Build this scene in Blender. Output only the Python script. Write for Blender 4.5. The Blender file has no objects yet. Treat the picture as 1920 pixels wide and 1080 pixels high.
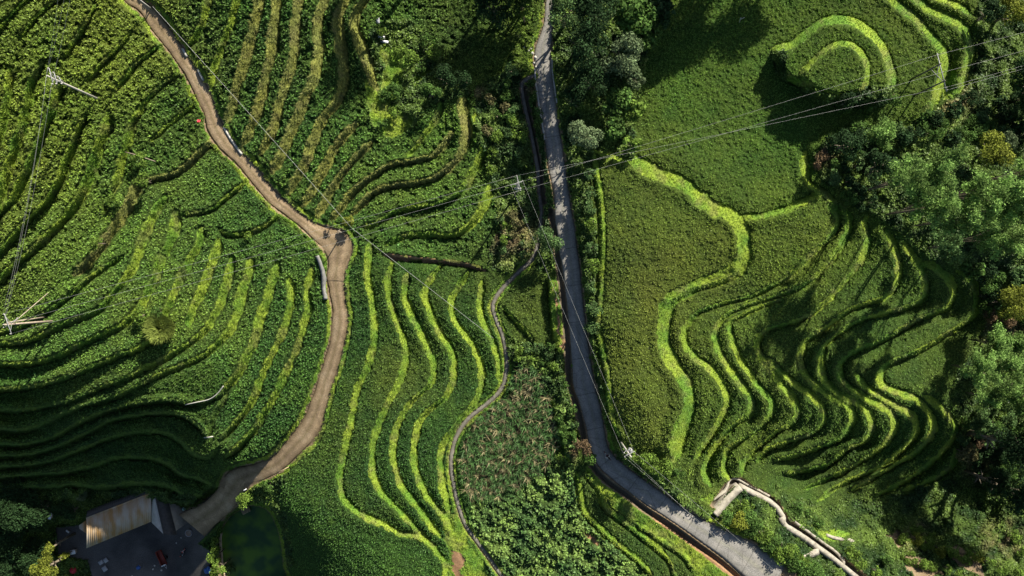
import bpy, math, random
import numpy as np
random.seed(7); RNG = np.random.default_rng(7)
C = bpy.context.scene
COL = C.collection
# ------------------------------------------------------------------ camera, sky, sun, exposure
HC = 110.0                                   # camera height over the datum (m)
K = 0.75 / 960.0                             # tan(half field of view) per photo pixel
cd = bpy.data.cameras.new('camera'); cam = bpy.data.objects.new('camera', cd); COL.objects.link(cam)
cd.sensor_width = 36.0; cd.lens = 18.0 / 0.75; cd.clip_end = 6000
cam.location = (0, 0, HC); cam.rotation_euler = (0, 0, 0); C.camera = cam
SUN_EL, SUN_AZ = math.radians(30.5), math.radians(33)      # azimuth from +Y towards +X
W = bpy.data.worlds.new('World'); C.world = W; W.use_nodes = True
nt = W.node_tree; bgn = nt.nodes['Background']; sk = nt.nodes.new('ShaderNodeTexSky')
sk.sky_type = 'NISHITA'; sk.sun_disc = False; sk.sun_elevation = SUN_EL; sk.sun_rotation = SUN_AZ
nt.links.new(sk.outputs[0], bgn.inputs[0]); bgn.inputs[1].default_value = 0.05
sl = bpy.data.lights.new('sun', 'SUN'); sl.energy = 5.0; sl.angle = math.radians(0.5); sl.color = (1, 0.93, 0.78)
so = bpy.data.objects.new('sun', sl); COL.objects.link(so)
so.rotation_euler = (math.pi / 2 - SUN_EL, 0, math.pi - SUN_AZ)
C.view_settings.view_transform = 'Standard'; C.view_settings.look = 'None'; C.view_settings.gamma = 1
C.view_settings.exposure = 1.25
C.render.engine = 'CYCLES'; C.cycles.max_bounces = 5; C.cycles.transparent_max_bounces = 4
C.cycles.diffuse_bounces = 2; C.cycles.glossy_bounces = 2

# ------------------------------------------------------------------ small helpers
def tag(o, label=None, cat=None, group=None, kind=None):
    if label: o['label'] = label
    if cat: o['category'] = cat
    if group: o['group'] = group
    if kind: o['kind'] = kind
    return o
def empty(name, loc, label, cat, group=None, rz=0):
    o = bpy.data.objects.new(name, None); COL.objects.link(o); o.location = loc; o.rotation_euler = (0, 0, rz)
    o.empty_display_size = 0.3
    return tag(o, label, cat, group)
def new_mesh(name, V, F3, F4, mats, col=None, i3=0, i4=0, smooth=False):
    """V (n,3); F3 (a,3) triangles; F4 (b,4) quads"""
    F3 = np.zeros((0, 3), int) if F3 is None else np.asarray(F3, int).reshape(-1, 3)
    F4 = np.zeros((0, 4), int) if F4 is None else np.asarray(F4, int).reshape(-1, 4)
    me = bpy.data.meshes.new(name)
    me.vertices.add(len(V)); me.vertices.foreach_set('co', np.asarray(V, np.float32).ravel())
    n3, n4 = len(F3), len(F4)
    me.loops.add(3 * n3 + 4 * n4)
    me.loops.foreach_set('vertex_index', np.concatenate([F4.ravel(), F3.ravel()]).astype(np.int32))
    me.polygons.add(n3 + n4)
    st = np.concatenate([np.arange(n4) * 4, 4 * n4 + np.arange(n3) * 3]).astype(np.int32)
    me.polygons.foreach_set('loop_start', st)
    mi = np.concatenate([np.full(n4, i4), np.full(n3, i3)]).astype(np.int32)
    for m in mats: me.materials.append(m)
    me.polygons.foreach_set('material_index', mi)
    if smooth: me.polygons.foreach_set('use_smooth', np.ones(n3 + n4, bool))
    if col is not None:
        a = me.attributes.new('Col', 'FLOAT_COLOR', 'POINT')
        c4 = np.ones((len(V), 4), np.float32); c4[:, :3] = col
        a.data.foreach_set('color', c4.ravel())
    me.update(calc_edges=True)
    return me
def obj(name, me, parent=None, loc=None):
    o = bpy.data.objects.new(name, me); COL.objects.link(o)
    if parent is not None: o.parent = parent
    if loc is not None: o.location = loc
    return o
class MB:
    """collects simple solids into one mesh"""
    def __init__(s): s.V = []; s.F3 = []; s.F4 = []; s.n = 0
    def add(s, V, F3=(), F4=()):
        s.V.append(np.asarray(V, float)); 
        s.F3 += [tuple(i + s.n for i in f) for f in F3]; s.F4 += [tuple(i + s.n for i in f) for f in F4]; s.n += len(V)
        return s
    def box(s, c, size, rz=0, tilt=None, bevel=0.0):
        x, y, z = size[0] / 2, size[1] / 2, size[2] / 2; b = min(bevel, x * .9, y * .9)
        if b > 0:
            ring = [(-x + b, -y), (x - b, -y), (x, -y + b), (x, y - b), (x - b, y), (-x + b, y), (-x, y - b), (-x, -y + b)]
        else: ring = [(-x, -y), (x, -y), (x, y), (-x, y)]
        n = len(ring); P = np.array([(a, d, -z) for a, d in ring] + [(a, d, z) for a, d in ring], float)
        if tilt is not None: P = P @ np.array(tilt).T
        ca, sa = math.cos(rz), math.sin(rz); R = np.array([[ca, -sa, 0], [sa, ca, 0], [0, 0, 1]])
        P = P @ R.T + np.array(c)
        F4 = [(i, (i + 1) % n, n + (i + 1) % n, n + i) for i in range(n)]
        F3 = []
        for k in range(1, n - 1): F3.append((n, n + k, n + k + 1)); F3.append((0, k + 1, k))
        return s.add(P, F3, F4)
    def tube(s, pts, rad, n=8, cap=True):
        pts = [np.array(p, float) for p in pts]
        if not hasattr(rad, '__len__'): rad = [rad] * len(pts)
        Vs = []; up0 = np.array((0.13, 0.21, 1.0))
        for i, p in enumerate(pts):
            d = pts[min(i + 1, len(pts) - 1)] - pts[max(i - 1, 0)]; d /= np.linalg.norm(d) + 1e-9
            u = up0 if abs(d @ up0) < 0.95 else np.array((1.0, 0.1, 0))
            a = np.cross(d, u); a /= np.linalg.norm(a); b = np.cross(d, a)
            for k in range(n):
                t = 2 * math.pi * k / n; Vs.append(p + rad[i] * (math.cos(t) * a + math.sin(t) * b))
        F4 = [(i * n + k, i * n + (k + 1) % n, (i + 1) * n + (k + 1) % n, (i + 1) * n + k) for i in range(len(pts) - 1) for k in range(n)]
        F3 = []
        if cap:
            m = (len(pts) - 1) * n
            for k in range(1, n - 1): F3.append((0, k + 1, k)); F3.append((m, m + k, m + k + 1))
        return s.add(Vs, F3, F4)
    def lathe(s, prof, c=(0, 0, 0), n=14, axis=2):
        Vs = []
        for r, z in prof:
            for k in range(n):
                t = 2 * math.pi * k / n; p = [r * math.cos(t), r * math.sin(t), z]
                if axis == 1: p = [p[0], p[2], p[1]]
                if axis == 0: p = [p[2], p[0], p[1]]
                Vs.append(np.array(p) + np.array(c))
        F4 = [(i * n + k, i * n + (k + 1) % n, (i + 1) * n + (k + 1) % n, (i + 1) * n + k) for i in range(len(prof) - 1) for k in range(n)]
        return s.add(Vs, (), F4)
    def build(s, name, mat, parent=None, smooth=False):
        V = np.concatenate(s.V)
        return obj(name, new_mesh(name, V, s.F3 or None, s.F4 or None, [mat], smooth=smooth), parent)

# ------------------------------------------------------------------ materials
def mat_base(name):
    m = bpy.data.materials.new(name); m.use_nodes = True
    return m, m.node_tree, m.node_tree.nodes['Principled BSDF']
def noise_mat(name, c1, c2, scale=2.0, rough=0.9, bump=0.0, bscale=8.0, detail=6, spec=0.2, metal=0, c3=None):
    m, t, p = mat_base(name)
    g = t.nodes.new('ShaderNodeNewGeometry'); n = t.nodes.new('ShaderNodeTexNoise')
    n.inputs['Scale'].default_value = scale; n.inputs['Detail'].default_value = detail; n.inputs['Roughness'].default_value = 0.65
    r = t.nodes.new('ShaderNodeValToRGB'); r.color_ramp.elements[0].position = 0.32; r.color_ramp.elements[1].position = 0.68
    r.color_ramp.elements[0].color = (*c1, 1); r.color_ramp.elements[1].color = (*c2, 1)
    if c3: e = r.color_ramp.elements.new(0.5); e.color = (*c3, 1)
    t.links.new(g.outputs['Position'], n.inputs['Vector']); t.links.new(n.outputs['Fac'], r.inputs[0])
    t.links.new(r.outputs[0], p.inputs['Base Color'])
    p.inputs['Roughness'].default_value = rough; p.inputs['Metallic'].default_value = metal
    p.inputs['Specular IOR Level'].default_value = spec
    if bump:
        n2 = t.nodes.new('ShaderNodeTexNoise'); n2.inputs['Scale'].default_value = bscale; n2.inputs['Detail'].default_value = 8
        b = t.nodes.new('ShaderNodeBump'); b.inputs['Strength'].default_value = bump; b.inputs['Distance'].default_value = 0.1
        t.links.new(g.outputs['Position'], n2.inputs['Vector']); t.links.new(n2.outputs['Fac'], b.inputs['Height']); t.links.new(b.outputs[0], p.inputs['Normal'])
    return m
def attr_mat(name, trans=0.0, rough=0.9, nscale=6.0, spec=0.15):
    m, t, p = mat_base(name)
    a = t.nodes.new('ShaderNodeAttribute'); a.attribute_name = 'Col'
    g = t.nodes.new('ShaderNodeNewGeometry'); n = t.nodes.new('ShaderNodeTexNoise'); n.inputs['Scale'].default_value = nscale
    n.inputs['Detail'].default_value = 4
    mr = t.nodes.new('ShaderNodeMapRange'); mr.inputs['From Min'].default_value = 0.3; mr.inputs['From Max'].default_value = 0.7
    mr.inputs['To Min'].default_value = 0.72; mr.inputs['To Max'].default_value = 1.25
    v = t.nodes.new('ShaderNodeVectorMath'); v.operation = 'SCALE'
    t.links.new(g.outputs['Position'], n.inputs['Vector']); t.links.new(n.outputs['Fac'], mr.inputs['Value'])
    t.links.new(a.outputs['Color'], v.inputs[0]); t.links.new(mr.outputs[0], v.inputs['Scale'])
    t.links.new(v.outputs[0], p.inputs['Base Color'])
    p.inputs['Roughness'].default_value = rough; p.inputs['Specular IOR Level'].default_value = spec
    if trans:
        tr = t.nodes.new('ShaderNodeBsdfTranslucent'); mx = t.nodes.new('ShaderNodeMixShader'); mx.inputs[0].default_value = trans
        t.links.new(v.outputs[0], tr.inputs[0]); t.links.new(p.outputs[0], mx.inputs[1]); t.links.new(tr.outputs[0], mx.inputs[2])
        t.links.new(mx.outputs[0], t.nodes['Material Output'].inputs[0])
    return m
M_GROUND = attr_mat('ground_cover', 0.0, 0.95, 5.0)
M_LEAF = attr_mat('leaf', 0.25, 0.55, 3.0, 0.25)
M_DIRTROAD = noise_mat('packed_earth', (0.20, 0.135, 0.085), (0.31, 0.225, 0.15), 0.9, 0.95, 0.5, 9, c3=(0.265, 0.185, 0.12))
M_ROAD = noise_mat('worn_concrete_road', (0.15, 0.145, 0.14), (0.25, 0.235, 0.22), 0.7, 0.9, 0.5, 12, c3=(0.19, 0.182, 0.175))
M_PATH = noise_mat('path_concrete', (.10, .092, .08), (.20, .185, .16), 1.5, .9, .3, 9)
M_CONC = noise_mat('pale_concrete', (0.33, 0.32, 0.29), (0.47, 0.455, 0.42), 1.2, 0.9, 0.3, 10)
M_GREYC = noise_mat('stained_concrete', (.13, .13, .125), (.26, .255, .24), 1.6, .9, .4, 9)
M_TREE = attr_mat('tree_leaf', 0.3, 0.75, 1.5, 0.08)
M_POLE = noise_mat('pole_concrete', (.30, .285, .26), (.42, .40, .36), 1.0, .85)
M_WOODPOLE = noise_mat('weathered_wood', (0.25, 0.2, 0.15), (0.38, 0.32, 0.26), 2.0, 0.9)
M_STEEL = noise_mat('galvanised_steel', (.19, .195, .2), (.28, .285, .29), 3.0, .5, spec=.35)
M_PORC = noise_mat('insulator_ceramic', (.42, .40, .37), (.52, .5, .46), 3.0, .3, spec=.5)
M_WIRE = noise_mat('wire_aluminium', (.30, .31, .30), (.38, .38, .37), 1.0, 0.5, spec=0.5)
M_STONE = noise_mat('mossy_stone', (.16, .145, .12), (.36, .33, .28), 1.2, .95, .6, 7, c3=(.27, .25, .21))
M_BARK = noise_mat('bark', (0.09, 0.07, 0.05), (0.2, 0.17, 0.13), 5.0, 0.95)
M_WOOD = noise_mat('bamboo_plank', (0.35, 0.25, 0.14), (0.52, 0.42, 0.27), 4.0, 0.8)
M_WATER, t_, p_ = mat_base('pond_water')
p_.inputs['Base Color'].default_value = (0.012, 0.03, 0.012, 1); p_.inputs['Roughness'].default_value = 0.35; p_.inputs['Specular IOR Level'].default_value = 0.2
n_ = t_.nodes.new('ShaderNodeTexNoise'); n_.inputs['Scale'].default_value = 0.35; r_ = t_.nodes.new('ShaderNodeValToRGB')
r_.color_ramp.elements[0].color = (0.03, 0.075, 0.024, 1); r_.color_ramp.elements[1].color = (0.08, 0.16, 0.02, 1)
r_.color_ramp.elements[0].position = 0.4; r_.color_ramp.elements[1].position = 0.62
g_ = t_.nodes.new('ShaderNodeNewGeometry'); t_.links.new(g_.outputs['Position'], n_.inputs['Vector']); t_.links.new(n_.outputs['Fac'], r_.inputs[0]); t_.links.new(r_.outputs[0], p_.inputs['Base Color'])
def plain(name, c, rough=0.6, spec=0.3, var=0.15):
    return noise_mat(name, tuple(x * (1 - var) for x in c), tuple(min(1, x * (1 + var)) for x in c), 4.0, rough, spec=spec)

# ------------------------------------------------------------------ map data (photo survey points, x right / y down)
ROAD1_L = [(215,-40),(233,0),(263,23),(283,53),(307,83),(327,110),(350,147),(370,187),(383,213),(390,247),(413,280),(443,307),(487,360),(513,387),(547,413),(580,440),(600,463),(613,483),(617,500),(613,520),(617,547),(623,577),(623,607),(620,637),(610,670),(597,710),(583,753),(567,787),(547,817),(530,837),(507,860),(480,870),(427,887),(407,920),(370,950),(335,965)]
ROAD1_R = [(240,-40),(263,-4),(290,17),(317,50),(347,97),(367,127),(390,167),(403,200),(420,237),(450,283),(480,312),(510,352),(540,380),(567,403),(590,417),(613,428),(643,436),(660,453),(653,480),(647,500),(645,527),(648,560),(652,593),(647,633),(637,677),(622,720),(613,753),(603,793),(590,823),(563,850),(530,880),(500,897),(480,907),(460,920),(437,953),(400,987),(365,1020)]
ROAD1_Z = [(248,-40,13),(248,0,12),(330,90,10),(390,200,8.2),(450,300,6.8),(530,390,5.3),(620,450,4.2),(630,520,3.2),(635,600,2),(620,680,.6),(590,770,-1.2),(540,850,-3.2),(480,890,-5.8),(420,930,-10),(370,980,-17)]
ROAD2_L = [(1035,-40),(1024,0),(1020,43),(1008,77),(1002,100),(1003,133),(1008,183),(1015,217),(1022,267),(1028,313),(1038,360),(1043,427),(1053,493),(1063,560),(1070,637),(1076,720),(1087,753),(1097,793),(1105,830),(1120,870),(1147,897),(1177,920),(1213,947),(1260,977),(1310,1013),(1360,1050),(1393,1080),(1440,1120)]
ROAD2_R = [(1058,-40),(1042,0),(1038,43),(1034,77),(1033,100),(1035,143),(1042,193),(1048,240),(1057,293),(1065,353),(1068,375),(1077,427),(1087,500),(1095,577),(1103,643),(1115,720),(1123,753),(1130,787),(1137,827),(1147,850),(1177,877),(1213,903),(1247,927),(1293,960),(1343,987),(1390,1008),(1440,1036),(1530,1098)]
ROAD2_Z = [(1030,-40,3),(1018,60,2.5),(1022,180,1.6),(1045,300,.8),(1060,450,.2),(1085,600,-.8),(1095,720,-1.8),(1118,830,-2.8),(1180,900,-3.8),(1250,950,-4.5),(1350,1020,-5.3),(1450,1070,-6),(1490,1110,-6.3)]
PATH = [(1001,142),(985,150),(978,160),(982,190),(988,217),(995,247),(1003,287),(1008,317),(1010,360),(1015,393),(1013,427),(1008,460),(997,487),(980,503),(960,522),(937,547),(924,573),(930,600),(943,633),(950,677),(946,713),(936,735),(913,757),(880,783),(860,810),(850,837),(845,870),(850,907),(857,940),(870,980),(890,1010),(912,1040),(940,1080),(965,1110)]
BASE = [(-250,-250,23),(-200,300,21),(-200,700,8),(-200,1100,-13),(0,0,20),(0,150,18),(0,300,15.5),(0,450,12),(0,560,8.5),(0,640,6.5),(0,700,4.2),(0,800,-3.5),(0,900,-13),(0,1000,-22),(0,1080,-22.5),(150,0,16),(250,-20,12.5),(130,200,13.5),(250,200,10),(330,200,8.2),(130,400,9.6),(250,330,7.8),(320,400,7.2),(410,450,6.2),(250,480,8),(330,520,6.8),(400,560,5.6),(470,560,4.6),(545,600,3.2),(300,600,7.2),(200,560,8),(100,560,8.5),(50,640,6.4),(150,640,6.5),(250,650,6.5),(350,650,5.8),(420,700,4.2),(500,720,1.8),(250,720,4.2),(300,752,2.8),(150,760,1.4),(400,765,1.8),(450,820,-.6),(300,800,-3.6),(300,850,-8.5),(200,850,-8.5),(100,850,-8.5),(380,870,-5),(250,905,-13),(350,930,-12),(120,915,-13.2),(200,980,-24),(320,1040,-24),(100,1040,-24),(405,835,1.5),(428,868,-2.8),
(450,-30,12.4),(450,150,9.3),(520,0,11),(600,0,9.5),(690,0,7),(600,150,8),(540,300,6.8),(500,250,7.4),(690,150,6),(650,250,6.2),(600,350,5.4),(760,0,4.5),(760,130,3.6),(870,50,2),(930,100,2.4),(850,140,2.5),(800,210,4.2),(840,195,5),(800,270,4.2),(860,240,4),(700,300,5),(660,400,4),(800,360,2.6),(900,270,1.8),(880,350,1.2),(930,330,-.5),(780,420,1.5),(880,430,0),(850,490,-1),(750,470,2.2),
(700,500,3),(690,600,1.7),(680,700,.4),(760,600,.4),(820,600,-.7),(880,620,-1.8),(935,620,-2.8),(850,700,-2),(740,760,-.5),(650,800,-.5),(700,900,-1.8),(600,900,-2.4),(600,1000,-3.5),(700,1040,-3.5),(830,900,-3.8),(850,1000,-4.8),(545,950,-4.6),(900,1040,-5.5),(470,1020,-20.4),
(985,190,.2),(1008,320,-1),(1010,420,-1.8),(960,520,-2.6),(930,600,-3),(945,700,-3.6),(850,850,-4.2),(985,610,-2.4),(1020,560,-1.9),(980,760,-4),(960,900,-5),(1050,1000,-5.5),(950,1060,-6.5),(1030,760,-3.2),
(1100,950,-5.2),(1200,1040,-6.4),(1150,930,-4.4),(1280,1050,-6.3),
(1127,330,3.4),(1127,450,3.9),(1127,600,3.6),(1145,720,3.0),(1200,380,3.9),(1300,450,3.9),(1360,450,3.8),(1200,600,3.8),(1200,750,3.4),(1230,830,2.4),(1165,835,.2),(1260,880,-1.4),
(1250,100,2.1),(1350,250,2.1),(1450,350,2.1),(1205,250,2.2),(1300,0,2.3),(1450,30,2.1),(1430,200,2.1),(1560,18,2.1),(1500,250,2.0),(1690,110,1.7),(1600,225,1.9),(1650,20,2),(1700,80,1.8),(1780,60,0),(1840,80,-3),(1910,50,-6),(1740,190,.8),(1850,200,-6),(1650,240,.2),(1430,100,2.1),
(1450,470,3.1),(1540,420,3.1),(1430,430,3.2),(1500,400,3.2),(1300,640,2.4),(1330,760,1.7),(1380,760,.9),(1430,760,0),(1480,770,-1.2),(1530,780,-2.5),(1590,780,-4),(1640,790,-5.4),(1700,800,-7),(1750,800,-8.6),(1790,800,-10.5),(1500,560,1.3),(1600,450,.6),(1650,500,-.5),(1560,580,0),(1480,600,.5),(1700,530,-2),(1620,590,-1.5),(1760,560,-4),(1700,620,-4.6),(1810,560,-5.6),(1750,670,-6.8),(1870,600,-9),(1680,700,-5.6),(1600,690,-3.8),(1500,680,-1),(1400,640,1.1),(1350,560,2.3),(1420,860,-4),(1340,880,-2.3),(1500,900,-9.5),(1600,930,-13),(1700,930,-15),(1800,900,-15),(1560,850,-7.2),
(1700,385,1.2),(1620,330,.8),(1560,300,.8),(1740,330,.8),(1800,340,.3),(1900,340,-.5),(1800,420,.2),(1890,430,-.5),(1690,440,.2),(1900,700,-10),(1900,900,-12),(1700,1060,-17),(1850,1060,-17),(1600,1065,-12),(1480,960,-9.5),(1400,940,-5.5),(1520,962,-15),(1580,972,-21),(1650,975,-25),(1750,970,-27),(1850,960,-26),(1480,950,-12.5),(1930,950,-24),(2150,300,-11),(2150,900,-12),(1500,1250,-8),(800,1250,-7),(1200,-250,5),(600,-250,13),(1800,-250,2)]
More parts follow.
